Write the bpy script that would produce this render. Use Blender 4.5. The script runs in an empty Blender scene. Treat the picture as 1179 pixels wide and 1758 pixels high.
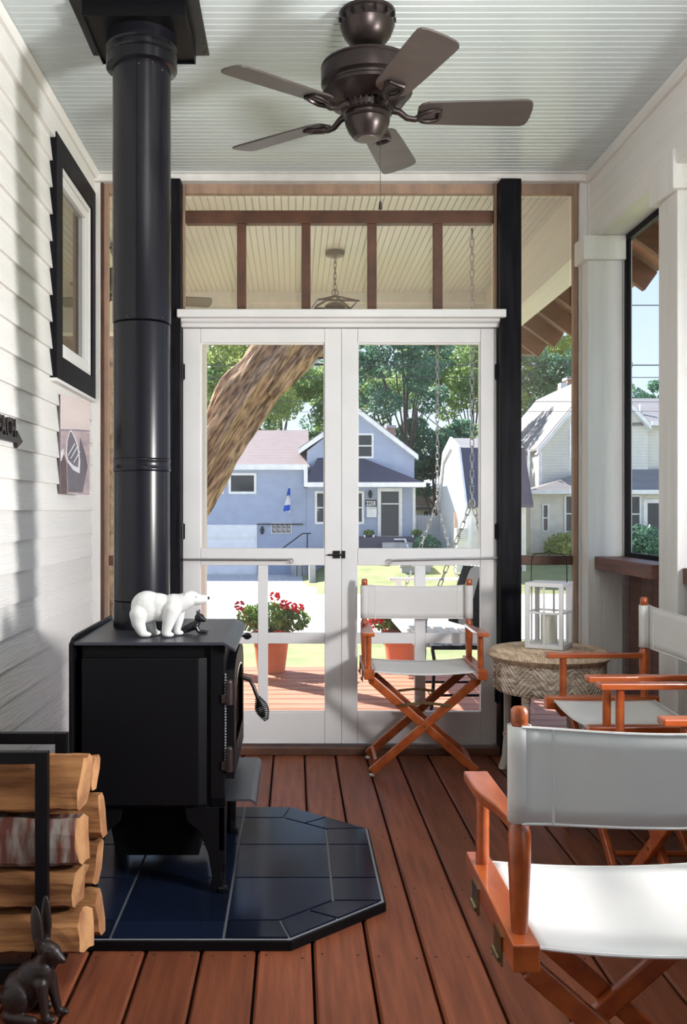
import bpy, bmesh, math, random
import numpy as np
from mathutils import Vector, Matrix
PI = math.pi
sc = bpy.context.scene
C = sc.collection
random.seed(7)
rng = np.random.default_rng(11)

# ------------------------------------------------------------------ camera
F = 1620.0            # focal length in pixels of the 1179x1758 frame
CH = 1.18             # camera height above the porch floor
cam = bpy.data.cameras.new('camera'); camo = bpy.data.objects.new('camera', cam); C.objects.link(camo)
camo.location = (0, 0, CH); camo.rotation_euler = (PI/2, 0, 0)
cam.sensor_fit = 'VERTICAL'; cam.sensor_height = 36; cam.lens = F/1758*36
cam.shift_x = 84.5/1758; cam.shift_y = -2/1758
cam.clip_start = 0.05; cam.clip_end = 400
sc.camera = camo

# ------------------------------------------------------------------ light
sc.view_settings.view_transform = 'Standard'; sc.view_settings.look = 'None'
sc.view_settings.gamma = 1; sc.view_settings.use_curve_mapping = False
sc.view_settings.exposure = 0.40
w = bpy.data.worlds.new('sky'); sc.world = w; w.use_nodes = True
nt = w.node_tree; bg = nt.nodes['Background']
SUN = Vector((-.62, .60, .80)).normalized()
tcw = nt.nodes.new('ShaderNodeTexCoord'); spw = nt.nodes.new('ShaderNodeSeparateXYZ'); rw = nt.nodes.new('ShaderNodeValToRGB')
nt.links.new(tcw.outputs['Generated'], spw.inputs[0]); nt.links.new(spw.outputs['Z'], rw.inputs[0])
cr = rw.color_ramp; cr.elements[0].position = 0; cr.elements[0].color = (.86, .93, 1, 1); cr.elements[1].position = 1; cr.elements[1].color = (.30, .47, .82, 1)
for p_, c_ in ((.12, (.68, .82, 1.)), (.35, (.46, .64, .95))):
    e_ = cr.elements.new(p_); e_.color = (*c_, 1)
nt.links.new(rw.outputs[0], bg.inputs[0]); bg.inputs[1].default_value = 1.02
sl = bpy.data.lights.new('sun', 'SUN'); sl.energy = 12.0; sl.angle = .009; sl.color = (1, .95, .87)
so = bpy.data.objects.new('sun', sl); C.objects.link(so); so.rotation_euler = SUN.to_track_quat('Z', 'Y').to_euler()
def area(name, loc, target, size, power, col=(1, 1, 1), spread=180):
    l = bpy.data.lights.new(name, 'AREA'); l.shape = 'SQUARE'; l.size = size; l.energy = power; l.color = col; l.spread = math.radians(spread)
    o = bpy.data.objects.new(name, l); C.objects.link(o); o.location = loc
    o.rotation_euler = (Vector(loc)-Vector(target)).to_track_quat('Z', 'Y').to_euler()
area('photographers_strobe', (1.86, 1.62, 1.34), (-1.3, 3.55, 1.45), .36, 41, (1, .97, .95), 116)
area('added_ceiling_bounce', (.55, 1.25, 2.30), (.5, 1.45, 2.82), .4, 46, (1, .97, .93), 150)  # added fill lamp aimed at the ceiling, brightens seat and floor

# ------------------------------------------------------------------ materials
def mat(name, col, rough=.5, metal=0., col2=None, scale=4., stretch=(1, 1, 1), bump=0., bscale=None, coat=0., rnd=0., spec=.5,
        contrast=(.35, .65), trans=0., rot=0.):
    m = bpy.data.materials.new(name); m.use_nodes = True; t = m.node_tree; N = t.nodes; L = t.links
    b = N['Principled BSDF']
    b.inputs['Roughness'].default_value = rough; b.inputs['Metallic'].default_value = metal
    b.inputs['Specular IOR Level'].default_value = spec
    if coat: b.inputs['Coat Weight'].default_value = coat; b.inputs['Coat Roughness'].default_value = .12
    tc = N.new('ShaderNodeTexCoord'); mp = N.new('ShaderNodeMapping'); mp.inputs['Scale'].default_value = stretch
    oi = N.new('ShaderNodeObjectInfo')
    va = N.new('ShaderNodeVectorMath'); va.operation = 'ADD'
    mu = N.new('ShaderNodeMath'); mu.operation = 'MULTIPLY'; mu.inputs[1].default_value = 37. if rnd else 0.
    L.new(oi.outputs['Random'], mu.inputs[0]); L.new(tc.outputs['Object'], va.inputs[0]); L.new(mu.outputs[0], va.inputs[1])
    if rot:
        vr = N.new('ShaderNodeVectorRotate'); vr.rotation_type = 'Y_AXIS'; vr.inputs['Angle'].default_value = rot
        L.new(va.outputs[0], vr.inputs[0]); L.new(vr.outputs[0], mp.inputs[0])
    else: L.new(va.outputs[0], mp.inputs[0])
    no = N.new('ShaderNodeTexNoise'); no.inputs['Scale'].default_value = scale; no.inputs['Detail'].default_value = 6
    L.new(mp.outputs[0], no.inputs['Vector'])
    if col2 is None: col2 = tuple(c*.86 for c in col)
    r = N.new('ShaderNodeValToRGB'); r.color_ramp.elements[0].position = contrast[0]; r.color_ramp.elements[1].position = contrast[1]
    r.color_ramp.elements[0].color = (*col2, 1); r.color_ramp.elements[1].color = (*col, 1)
    L.new(no.outputs['Fac'], r.inputs[0]); out = r.outputs[0]
    if rnd:
        h = N.new('ShaderNodeHueSaturation'); mr = N.new('ShaderNodeMapRange')
        mr.inputs['To Min'].default_value = 1-rnd; mr.inputs['To Max'].default_value = 1+rnd
        L.new(oi.outputs['Random'], mr.inputs['Value']); L.new(mr.outputs[0], h.inputs['Value']); L.new(out, h.inputs['Color']); out = h.outputs[0]
    L.new(out, b.inputs['Base Color'])
    if bump:
        n2 = N.new('ShaderNodeTexNoise'); n2.inputs['Scale'].default_value = bscale or scale*6; n2.inputs['Detail'].default_value = 4
        L.new(mp.outputs[0], n2.inputs['Vector'])
        bp = N.new('ShaderNodeBump'); bp.inputs['Strength'].default_value = bump; bp.inputs['Distance'].default_value = .004
        L.new(n2.outputs['Fac'], bp.inputs['Height']); L.new(bp.outputs[0], b.inputs['Normal'])
    if trans:
        tr = N.new('ShaderNodeBsdfTranslucent'); L.new(out, tr.inputs['Color'])
        mx = N.new('ShaderNodeMixShader'); mx.inputs[0].default_value = trans
        L.new(b.outputs[0], mx.inputs[1]); L.new(tr.outputs[0], mx.inputs[2]); L.new(mx.outputs[0], N['Material Output'].inputs[0])
    return m
def lined(name, col, pitch, axis=2, rough=.6, depth=.5, dark=.7, amt=.12):
    """paint with fine horizontal courses (distant siding, shingles, louvres)"""
    m = mat(name, col, rough, scale=2.5, col2=tuple(c*.9 for c in col)); t = m.node_tree; N = t.nodes; L = t.links
    b = N['Principled BSDF']; tc = N.new('ShaderNodeTexCoord'); sp = N.new('ShaderNodeSeparateXYZ'); L.new(tc.outputs['Object'], sp.inputs[0])
    d = N.new('ShaderNodeMath'); d.operation = 'DIVIDE'; d.inputs[1].default_value = pitch; L.new(sp.outputs[axis], d.inputs[0])
    f = N.new('ShaderNodeMath'); f.operation = 'FRACT'; L.new(d.outputs[0], f.inputs[0])
    lt = N.new('ShaderNodeMath'); lt.operation = 'LESS_THAN'; lt.inputs[1].default_value = amt; L.new(f.outputs[0], lt.inputs[0])
    mx = N.new('ShaderNodeMix'); mx.data_type = 'RGBA'; L.new(lt.outputs[0], mx.inputs[0])
    src = b.inputs['Base Color'].links[0].from_socket; L.new(src, mx.inputs[6]); mx.inputs[7].default_value = (*[c*dark for c in col], 1)
    L.new(mx.outputs[2], b.inputs['Base Color'])
    bp = N.new('ShaderNodeBump'); bp.inputs['Strength'].default_value = depth; bp.inputs['Distance'].default_value = .02
    L.new(f.outputs[0], bp.inputs['Height']); bp.invert = True; L.new(bp.outputs[0], b.inputs['Normal'])
    return m
def see_through(name, col, op, rough=.8):
    m = bpy.data.materials.new(name); m.use_nodes = True; t = m.node_tree; N = t.nodes; L = t.links
    b = N['Principled BSDF']; b.inputs['Base Color'].default_value = (*col, 1); b.inputs['Roughness'].default_value = rough
    tr = N.new('ShaderNodeBsdfTransparent'); mx = N.new('ShaderNodeMixShader')
    tc = N.new('ShaderNodeTexCoord'); no = N.new('ShaderNodeTexNoise'); no.inputs['Scale'].default_value = 3; L.new(tc.outputs['Object'], no.inputs['Vector'])
    mr = N.new('ShaderNodeMapRange'); mr.inputs['To Min'].default_value = op*.85; mr.inputs['To Max'].default_value = op*1.15
    L.new(no.outputs['Fac'], mr.inputs['Value']); L.new(mr.outputs[0], mx.inputs[0])
    L.new(tr.outputs[0], mx.inputs[1]); L.new(b.outputs[0], mx.inputs[2]); L.new(mx.outputs[0], N['Material Output'].inputs[0])
    return m
def window_glass(name, tint=(.03, .035, .04), op=.8):
    """house pane: dark room behind, clear mirror on top"""
    m = see_through(name, tint, op, .04); m.node_tree.nodes['Principled BSDF'].inputs['Specular IOR Level'].default_value = .6
    return m
M = {}
M['siding'] = mat('painted_siding', (.79, .775, .75), .5, col2=(.74, .725, .70), scale=1.5, stretch=(1, .25, 6), bump=1., bscale=30, rnd=.03)
M['white'] = mat('white_paint', (.80, .79, .79), .42, col2=(.74, .73, .73), scale=3, bump=.10, bscale=60)
M['white_z'] = mat('white_rough_sawn_paint', (.78, .765, .74), .5, col2=(.70, .685, .66), scale=3, stretch=(6, 6, .35), bump=.5, bscale=18)
M['white_y'] = mat('white_beam_paint', (.78, .765, .745), .5, col2=(.71, .70, .68), scale=3, stretch=(6, .3, 6), bump=.3, bscale=18)
M['ceil'] = mat('pale_green_blue_ceiling_paint', (.545, .60, .615), .3, col2=(.515, .57, .585), scale=2, stretch=(.4, 3, 1), bump=.05, rnd=.02)
M['ceil_out'] = mat('pale_ceiling_paint_outside', (.60, .615, .60), .4, col2=(.57, .585, .57), scale=2, stretch=(3, .4, 1), rnd=.02)
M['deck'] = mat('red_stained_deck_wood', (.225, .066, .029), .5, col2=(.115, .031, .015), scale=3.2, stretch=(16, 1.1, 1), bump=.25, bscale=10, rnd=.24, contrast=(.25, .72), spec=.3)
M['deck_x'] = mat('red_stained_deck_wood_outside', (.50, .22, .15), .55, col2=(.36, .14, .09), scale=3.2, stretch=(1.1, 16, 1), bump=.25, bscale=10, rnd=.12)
M['under'] = mat('dark_joists', (.02, .012, .01), .9)
M['dark_post'] = mat('black_stained_post', (.014, .013, .017), .45, col2=(.006, .006, .008), scale=4, stretch=(9, 9, .8), bump=.5, bscale=8, spec=.06)
M['brown'] = mat('brown_stained_wood', (.135, .055, .03), .5, col2=(.07, .03, .018), scale=4, stretch=(2, 2, 2), bump=.3)
M['brown_y'] = mat('brown_ledge_wood', (.17, .062, .045), .5, col2=(.09, .035, .025), scale=4, stretch=(10, .8, 10), bump=.3, bscale=8)
M['rafter'] = mat('cedar_rafter_wood', (.22, .09, .045), .6, col2=(.13, .05, .025), scale=4, stretch=(1, 6, 6), bump=.3)
M['soffit'] = mat('bare_soffit_boards', (.55, .33, .22), .6, col2=(.45, .26, .17), scale=4, stretch=(6, .6, 6))
M['tan'] = mat('bare_pine_frame', (.42, .27, .19), .6, col2=(.28, .19, .14), scale=5, stretch=(4, 4, 1), bump=.3)
M['screen'] = see_through('insect_screen_mesh', (.60, .50, .38), .12)
M['screen_c'] = see_through('insect_screen_mesh_fine', (.30, .30, .30), .05)
M['black'] = mat('matte_black_steel', (.004, .0035, .0045), .45, col2=(.003, .003, .004), scale=6, bump=.06, bscale=120, spec=.15)
M['pipe'] = mat('black_stovepipe_steel', (.009, .0085, .012), .25, col2=(.008, .0075, .011), scale=2, stretch=(1, 1, .5), spec=.24)
M['stovetop'] = mat('satin_black_stove_top', (.030, .032, .042), .34, col2=(.024, .026, .034), scale=5, spec=.6)
M['steel'] = mat('tan_reflection_rim', (.50, .36, .22), .22, 1., scale=10)  # tan base colour stands in for wood reflected in the metal
M['castiron'] = mat('dark_cast_iron', (.030, .019, .017), .40, .2, col2=(.018, .012, .011), scale=14, bump=.25, bscale=90)
M['tile'] = mat('black_slate_blue_sheen', (.006, .010, .024), .17, col2=(.004, .006, .014), scale=3, bump=.06, bscale=14, rnd=.25, spec=.10)  # blue in the base colour stands in for sky sheen
M['grout'] = mat('grey_grout', (.20, .20, .22), .8)
M['bronze'] = mat('dark_bronze_metal', (.040, .028, .027), .32, .6, col2=(.030, .022, .021), scale=8)
M['blade'] = mat('bronze_fan_blade', (.075, .060, .056), .38, .15, col2=(.06, .048, .045), scale=3, stretch=(1, 8, 1))
M['chairwood'] = mat('orange_brown_varnished_wood', (.47, .105, .020), .32, col2=(.31, .055, .011), scale=5, stretch=(5, 1.2, 5), coat=.6, rnd=.06)
M['canvas'] = mat('off_white_canvas', (.70, .685, .67), .9, col2=(.67, .655, .64), scale=6, bump=.06, bscale=450)
M['glide'] = mat('white_nylon_glide', (.8, .8, .78), .4)
M['brass'] = mat('aged_brass', (.42, .33, .18), .34, 1., col2=(.25, .19, .10), scale=20)
M['steelgrey'] = mat('grey_spring_steel', (.42, .42, .42), .35, .9)
M['wood_log'] = mat('split_firewood', (.40, .19, .075), .8, col2=(.14, .052, .02), scale=4, stretch=(.9, 8, 8), bump=1., bscale=7, spec=.2, rnd=.12)
M['wood_end'] = mat('sawn_log_end', (.50, .26, .11), .8, col2=(.28, .12, .05), scale=14, bump=.4, rnd=.1)
M['bark'] = mat('birch_bark', (.26, .22, .19), .8, col2=(.13, .035, .022), scale=9, stretch=(4, 1, 1), bump=.8, bscale=14, contrast=(.42, .60))
M['trunk'] = mat('rough_tree_bark', (.52, .34, .22), .9, col2=(.20, .12, .075), scale=3.0, stretch=(4, 4, 4), bump=1.0, bscale=7, contrast=(.36, .62), spec=.1)
M['limb'] = mat('rough_limb_bark', (.56, .37, .24), .9, col2=(.13, .075, .05), scale=5.5, stretch=(1.1, 4, 6), bump=1.0, bscale=9, contrast=(.36, .62), spec=.1, rot=math.radians(57))
M['rawtrunk'] = mat('dark_tree_bark', (.10, .08, .065), .9, scale=3)
M['bear'] = mat('white_matte_ceramic', (.60, .60, .59), .5, col2=(.57, .57, .56))
M['blackglaze'] = mat('black_glossy_ceramic', (.010, .010, .012), .14)
M['wicker'] = mat('woven_wicker', (.95, .84, .72), .65, col2=(.46, .34, .25), scale=26, stretch=(1, 1, 2.2), bump=1., bscale=40, contrast=(.36, .6))
M['wickertop'] = mat('wound_cane', (.82, .64, .46), .6, col2=(.52, .38, .26), scale=9, stretch=(9, 1, 9), bump=1., bscale=14)
M['bamboo'] = mat('painted_bamboo', (.66, .62, .57), .5, col2=(.55, .50, .44), scale=8)
M['candle'] = mat('cream_candle_wax', (.78, .76, .64), .5)
M['wire'] = mat('black_wire', (.01, .01, .012), .4, .5)
M['terra'] = mat('terracotta', (.66, .20, .09), .7, col2=(.55, .16, .07), scale=6)
M['leaf'] = mat('geranium_leaf', (.18, .30, .06), .5, col2=(.05, .13, .03), scale=9, trans=.3)
M['flower'] = mat('red_geranium_petals', (.80, .03, .05), .5, col2=(.60, .02, .05), scale=9, trans=.3)
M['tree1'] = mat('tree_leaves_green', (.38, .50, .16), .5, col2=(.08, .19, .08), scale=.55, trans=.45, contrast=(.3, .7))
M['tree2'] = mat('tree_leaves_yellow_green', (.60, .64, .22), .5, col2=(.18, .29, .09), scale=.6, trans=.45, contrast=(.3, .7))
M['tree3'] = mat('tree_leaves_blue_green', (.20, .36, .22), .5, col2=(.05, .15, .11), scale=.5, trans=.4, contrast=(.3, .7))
M['grass'] = mat('lawn_grass', (.27, .29, .13), .9, col2=(.18, .21, .085), scale=1.6, bump=1., bscale=9)
M['road'] = mat('pale_asphalt', (.78, .77, .76), .85, col2=(.68, .67, .67), scale=.6)
M['gravel'] = mat('gravel', (.60, .58, .58), .9, col2=(.42, .40, .41), scale=6, bump=.8, bscale=20)
M['blue'] = lined('blue_house_siding', (.37, .425, .57), .115, dark=.9, depth=.15)
M['wtrim'] = mat('white_house_trim', (.86, .86, .86), .5)
M['roofpink'] = lined('pinkish_brown_shingles', (.27, .215, .215), .14, axis=2, dark=.75)  # one pinkish brown for every slope, with darker course lines
M['roofdark'] = lined('dark_violet_shingles', (.085, .075, .11), .1, axis=2, dark=.7)
M['roofgrey'] = lined('grey_shingles', (.24, .23, .24), .3, axis=2, dark=.85)
M['roofbrown'] = mat('brown_metal_roof', (.30, .17, .12), .7)
M['yellow'] = lined('cream_house_siding', (.72, .71, .64), .13, dark=.75, depth=.3)
M['cream'] = mat('cream_house_wall', (.72, .69, .60), .7)
M['barnwhite'] = lined('white_barn_boards', (.84, .83, .80), .16, axis=1, dark=.9, depth=.2)
M['brick'] = lined('red_chimney_brick', (.38, .22, .18), .07, dark=1.5, amt=.2)
M['pane'] = window_glass('dark_window_pane', op=1.4)
M['pane_win'] = see_through('clear_window_glass', (.08, .085, .06), .72, .02)
M['pane_win'].node_tree.nodes['Principled BSDF'].inputs['Coat Weight'].default_value = 1
M['pane_win'].node_tree.nodes['Principled BSDF'].inputs['Coat IOR'].default_value = 2.4
M['garage'] = lined('white_garage_door_panel', (.84, .85, .88), .53, dark=.85, amt=.04)
M['flagblue'] = mat('blue_flag_cloth', (.02, .16, .75), .7, trans=.3)
M['stone'] = mat('pale_block_stone', (.50, .48, .46), .8, col2=(.34, .33, .33), scale=3)
M['fence'] = lined('whitewashed_fence_boards', (.72, .69, .68), .14, axis=0, dark=.6)
M['glassblock'] = mat('glass_block', (.40, .38, .38), .15, col2=(.10, .10, .12), scale=5, contrast=(.4, .6))
M['blackcloth'] = mat('black_cloth', (.014, .015, .02), .9)
M['whitecloth'] = mat('white_cloth', (.72, .72, .74), .9)
M['pad'] = mat('blue_white_mottled_fabric', (.72, .75, .82), .9, col2=(.08, .13, .30), scale=14, stretch=(1, 3, 1), contrast=(.44, .5))
M['sky_print'] = mat('print_hazy_sky', (.70, .60, .57), .35, col2=(.62, .52, .50), scale=2, stretch=(1, 1, 5))
M['sand_print'] = mat('print_sand', (.48, .38, .38), .35, col2=(.34, .26, .28), scale=9, stretch=(1, 1, 3))
M['hull_print'] = mat('print_grey_hull', (.16, .14, .16), .35, col2=(.10, .09, .11), scale=6)
M['rim_print'] = mat('print_white_rim', (.70, .68, .72), .35)
M['dark_print'] = mat('print_dark_foreground', (.13, .08, .08), .35, col2=(.07, .04, .04), scale=20, stretch=(1, 6, 1))
M['sea_print'] = mat('print_sea_line', (.27, .22, .27), .35)
M['mast'] = mat('painted_metal_wire', (.03, .03, .04), .6)

# ------------------------------------------------------------------ mesh builder
def wloc(p):
    v = Vector((0, 0, 0))
    while p is not None: v += p.location; p = p.parent
    return v
class MB:
    def __init__(s): s.v = []; s.f = []; s.m = []
    def add(s, vs, fs, mi=0):
        o = len(s.v); s.v += [tuple(a) for a in vs]; s.f += [tuple(i+o for i in f) for f in fs]; s.m += [mi]*len(fs); return s
    def box(s, x0, x1, y0, y1, z0, z1, mi=0):
        return s.add([(x0, y0, z0), (x1, y0, z0), (x1, y1, z0), (x0, y1, z0), (x0, y0, z1), (x1, y0, z1), (x1, y1, z1), (x0, y1, z1)],
                     [(0, 3, 2, 1), (4, 5, 6, 7), (0, 1, 5, 4), (1, 2, 6, 5), (2, 3, 7, 6), (3, 0, 4, 7)], mi)
    def bar(s, a, b, w, t, up=(0, 0, 1), mi=0):
        """box of width w (sideways) and thickness t (along up) from a to b"""
        a, b = Vector(a), Vector(b); d = (b-a).normalized(); u = Vector(up); u = (u-d*u.dot(d)).normalized(); r = d.cross(u)
        vs = [p+r*sx*w/2+u*sz*t/2 for p in (a, b) for sx, sz in ((-1, -1), (1, -1), (1, 1), (-1, 1))]
        return s.add(vs, [(0, 1, 2, 3), (7, 6, 5, 4), (0, 4, 5, 1), (1, 5, 6, 2), (2, 6, 7, 3), (3, 7, 4, 0)], mi)
    def tube(s, pts, r, n=10, cap=True, mi=0, closed=False):
        pts = [Vector(p) for p in pts]; k = len(pts)
        rs = r if isinstance(r, (list, tuple)) else [r]*k
        vs = []; ref = None
        for i, p in enumerate(pts):
            if closed: d = pts[(i+1) % k]-pts[i-1]
            else: d = pts[min(i+1, k-1)]-pts[max(i-1, 0)]
            d = d.normalized() if d.length > 1e-9 else Vector((0, 0, 1))
            if ref is None: ref = Vector((1, 0, 0)) if abs(d.x) < .9 else Vector((0, 1, 0))
            u = (ref-d*ref.dot(d)).normalized(); ref = u; q = d.cross(u)
            vs += [p+(u*math.cos(2*PI*j/n)+q*math.sin(2*PI*j/n))*rs[i] for j in range(n)]
        fs = []
        for i in range(k if closed else k-1):
            for j in range(n):
                a = i*n+j; b = i*n+(j+1) % n; i2 = (i+1) % k; fs.append((a, b, i2*n+(j+1) % n, i2*n+j))
        if cap and not closed: fs += [tuple(range(n-1, -1, -1)), tuple((k-1)*n+j for j in range(n))]
        return s.add(vs, fs, mi)
    def lathe(s, prof, c=(0, 0, 0), n=32, mi=0, cap=True):
        vs = [(c[0]+r*math.cos(2*PI*j/n), c[1]+r*math.sin(2*PI*j/n), c[2]+z) for r, z in prof for j in range(n)]
        fs = [(i*n+j, i*n+(j+1) % n, (i+1)*n+(j+1) % n, (i+1)*n+j) for i in range(len(prof)-1) for j in range(n)]
        if cap: fs += [tuple(range(n-1, -1, -1)), tuple((len(prof)-1)*n+j for j in range(n))]
        return s.add(vs, fs, mi)
    def prism(s, poly, axis, a, b, mi=0):
        """polygon in the two other axes (in x,y,z order) extruded from a to b along axis"""
        def P(p, h):
            q = list(p); q.insert(axis, h); return tuple(q)
        n = len(poly); vs = [P(p, a) for p in poly]+[P(p, b) for p in poly]
        fs = [tuple(range(n-1, -1, -1)), tuple(range(n, 2*n))]+[(i, (i+1) % n, n+(i+1) % n, n+i) for i in range(n)]
        return s.add(vs, fs, mi)
    def ell(s, c, r, rot=None, n=14, mi=0):
        vs = []; k = n//2
        R = Matrix.Rotation(0, 3, 'X') if rot is None else rot
        for i in range(1, k):
            for j in range(n):
                a = PI*i/k; b = 2*PI*j/n
                vs.append(Vector(c)+R @ Vector((r[0]*math.sin(a)*math.cos(b), r[1]*math.sin(a)*math.sin(b), r[2]*math.cos(a))))
        top = len(vs); vs.append(Vector(c)+R @ Vector((0, 0, r[2]))); vs.append(Vector(c)+R @ Vector((0, 0, -r[2])))
        fs = [(i*n+j, (i+1)*n+j, (i+1)*n+(j+1) % n, i*n+(j+1) % n) for i in range(k-2) for j in range(n)]
        fs += [(top, j, (j+1) % n) for j in range(n)]+[(top+1, (k-2)*n+(j+1) % n, (k-2)*n+j) for j in range(n)]
        return s.add(vs, fs, mi)
    def grid(s, fn, nu, nv, mi=0):
        vs = [fn(i/nu, j/nv) for i in range(nu+1) for j in range(nv+1)]
        fs = [(i*(nv+1)+j, (i+1)*(nv+1)+j, (i+1)*(nv+1)+j+1, i*(nv+1)+j+1) for i in range(nu) for j in range(nv)]
        return s.add(vs, fs, mi)
    def build(s, name, m, parent=None, smooth=False, bevel=0., kind=None, label=None, solid=0., fix=True):
        me = bpy.data.meshes.new(name); off = wloc(parent)
        me.from_pydata([(v[0]-off.x, v[1]-off.y, v[2]-off.z) for v in s.v], [], s.f)
        ms = m if isinstance(m, (list, tuple)) else [m]
        for q in ms: me.materials.append(M[q] if isinstance(q, str) else q)
        if len(ms) > 1: me.polygons.foreach_set('material_index', s.m)
        if fix:
            bm = bmesh.new(); bm.from_mesh(me); bmesh.ops.recalc_face_normals(bm, faces=bm.faces); bm.to_mesh(me); bm.free()
        o = bpy.data.objects.new(name, me); C.objects.link(o); o.parent = parent
        if smooth:
            me.polygons.foreach_set('use_smooth', [True]*len(me.polygons))
            try:
                me.set_sharp_from_angle(angle=math.radians(38))
            except Exception: pass
        if solid:
            q = o.modifiers.new('thickness', 'SOLIDIFY'); q.thickness = solid; q.offset = 0
        if bevel:
            q = o.modifiers.new('bevel', 'BEVEL'); q.width = bevel; q.segments = 2; q.limit_method = 'ANGLE'; q.angle_limit = math.radians(50)
        if kind: o['kind'] = kind
        if label: o['label'] = label
        return o
def B(x0, x1, y0, y1, z0, z1): return MB().box(x0, x1, y0, y1, z0, z1)
def tag(o, label, cat, group=None):
    o['label'] = label; o['category'] = cat
    if group: o['group'] = group
    return o
def thing(name, label, cat, loc=(0, 0, 0), group=None):
    o = bpy.data.objects.new(name, None); o.empty_display_size = .1; C.objects.link(o); o.location = loc
    return tag(o, label, cat, group)
def struct(mb, name, m, **k): return mb.build(name, m, kind='structure', **k)
def dup(root, loc=None, rotz=None, label=None, group=None):
    def cp(o, par):
        c = o.copy(); C.objects.link(c); c.parent = par
        for ch in list(o.children): cp(ch, c)
        return c
    r = cp(root, None)
    if loc is not None: r.location = loc
    if rotz is not None: r.rotation_euler = (0, 0, rotz)
    if label: r['label'] = label
    if group: r['group'] = group
    return r
def inst(src, loc, scale=None, parent=None):
    o = src.copy(); C.objects.link(o); o.location = loc; o.parent = parent if parent else src.parent
    if scale: o.scale = scale
    return o
def text(name, body, loc, rot, size, m, parent=None, extrude=.005, sx=1., align='LEFT'):
    cu = bpy.data.curves.new(name, 'FONT'); cu.body = body; cu.size = size; cu.extrude = extrude; cu.align_x = align; cu.resolution_u = 3
    cu.offset = .0015*size/.06
    tmp = bpy.data.objects.new('tmp', cu); C.objects.link(tmp); bpy.context.view_layer.update()
    me = bpy.data.meshes.new_from_object(tmp.evaluated_get(bpy.context.evaluated_depsgraph_get())); bpy.data.objects.remove(tmp); me.name = name
    me.materials.clear(); me.materials.append(M[m]); o = bpy.data.objects.new(name, me); C.objects.link(o); o.parent = parent
    o.location = Vector(loc)-wloc(parent); o.rotation_euler = rot; o.scale = (sx, 1, 1); return o

WY = 4.60           # inner face plane of the screen wall
ZC = 2.82           # ceiling
XL, XR = -.99, 1.43 # left siding plane, inner face of the right beam

# ================================================================== STRUCTURE
# ---- porch floor: boards along Y
floor = struct(B(XL-.1, 1.72, -2.2, 4.70, -.20, -.05), 'floor', 'under')
bw = .1415
prof = [(-bw/2, -.038), (bw/2, -.038), (bw/2, -.006), (bw/2-.006, 0), (-bw/2+.006, 0), (-bw/2, -.006)]
p0 = MB().prism(prof, 1, -2.2, 4.66).build('floor_board', 'deck', floor)
xs = [-.10-.0745+.149*k for k in range(-6, 14)]
p0.location.x = xs[0]
for x in xs[1:]: inst(p0, (x, 0, 0))
sm = MB()
for x in xs:
    for y in (.3, .75, 1.2, 1.65, 2.1, 2.5, 2.95, 3.4, 3.85, 4.3):
        for dx in (-.045, .045): sm.lathe([(.0035, -.001), (.0035, .0006)], (x+dx+random.uniform(-.006, .006), y+random.uniform(-.015, .015), 0), 8)
sm.build('screw_heads', 'under', floor, kind='stuff')
# ---- outer deck: boards along X
deck = struct(B(-4.2, 2.0, 4.72, 7.10, -.25, -.05), 'trim_deck_frame', 'under')
deck.name = 'floor_outer_deck'
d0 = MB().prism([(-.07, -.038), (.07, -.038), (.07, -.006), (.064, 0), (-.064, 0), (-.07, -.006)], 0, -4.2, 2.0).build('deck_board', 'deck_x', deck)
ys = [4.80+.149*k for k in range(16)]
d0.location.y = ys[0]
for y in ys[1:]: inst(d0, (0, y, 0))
struct(B(-4.25, 2.05, 7.10, 7.14, -.35, 0.0), 'trim_deck_skirt', 'deck_x')
# ---- ceilings
ceil = struct(B(XL-.1, 1.80, -2.2, WY+.02, ZC+.012, ZC+.10), 'ceiling', 'under')
pw = .0385
cp = []
for k in range(2):      # one board = two beads
    a = k*pw; cp += [(a, .0), (a+.0018, -.0040), (a+pw-.0060, -.0040), (a+pw-.0045, -.0020), (a+pw-.0028, -.0040), (a+pw-.0008, -.001)]
cp += [(2*pw, .0), (2*pw, .012), (0, .012)]
c0 = MB().prism(cp, 0, XL-.02, XR+.05).build('beadboard', 'ceil', ceil)
c0.location = (0, WY-2*pw, ZC)
for k in range(1, 66): inst(c0, (0, WY-2*pw*(k+1), ZC))
ceo = struct(B(-4.3, 1.80, WY+.02, 7.3, ZC+.012, ZC+.10), 'ceiling_outer_porch', 'under')
c1 = MB().prism(cp, 1, WY+.06, 7.12).build('beadboard', 'ceil_out', ceo)
c1.location = (1.55-2*pw, 0, ZC)
for k in range(1, 74): inst(c1, (1.55-2*pw*(k+1), 0, ZC))
# ---- roof above everything (keeps the sun off)
struct(MB().prism([(1.60, 2.93), (2.02, 2.62), (2.02, 2.70), (1.60, 3.05), (-4.4, 3.3), (-4.4, 2.93)], 1, -2.4, 7.75), 'trim_roof_deck', 'roofgrey')
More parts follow.
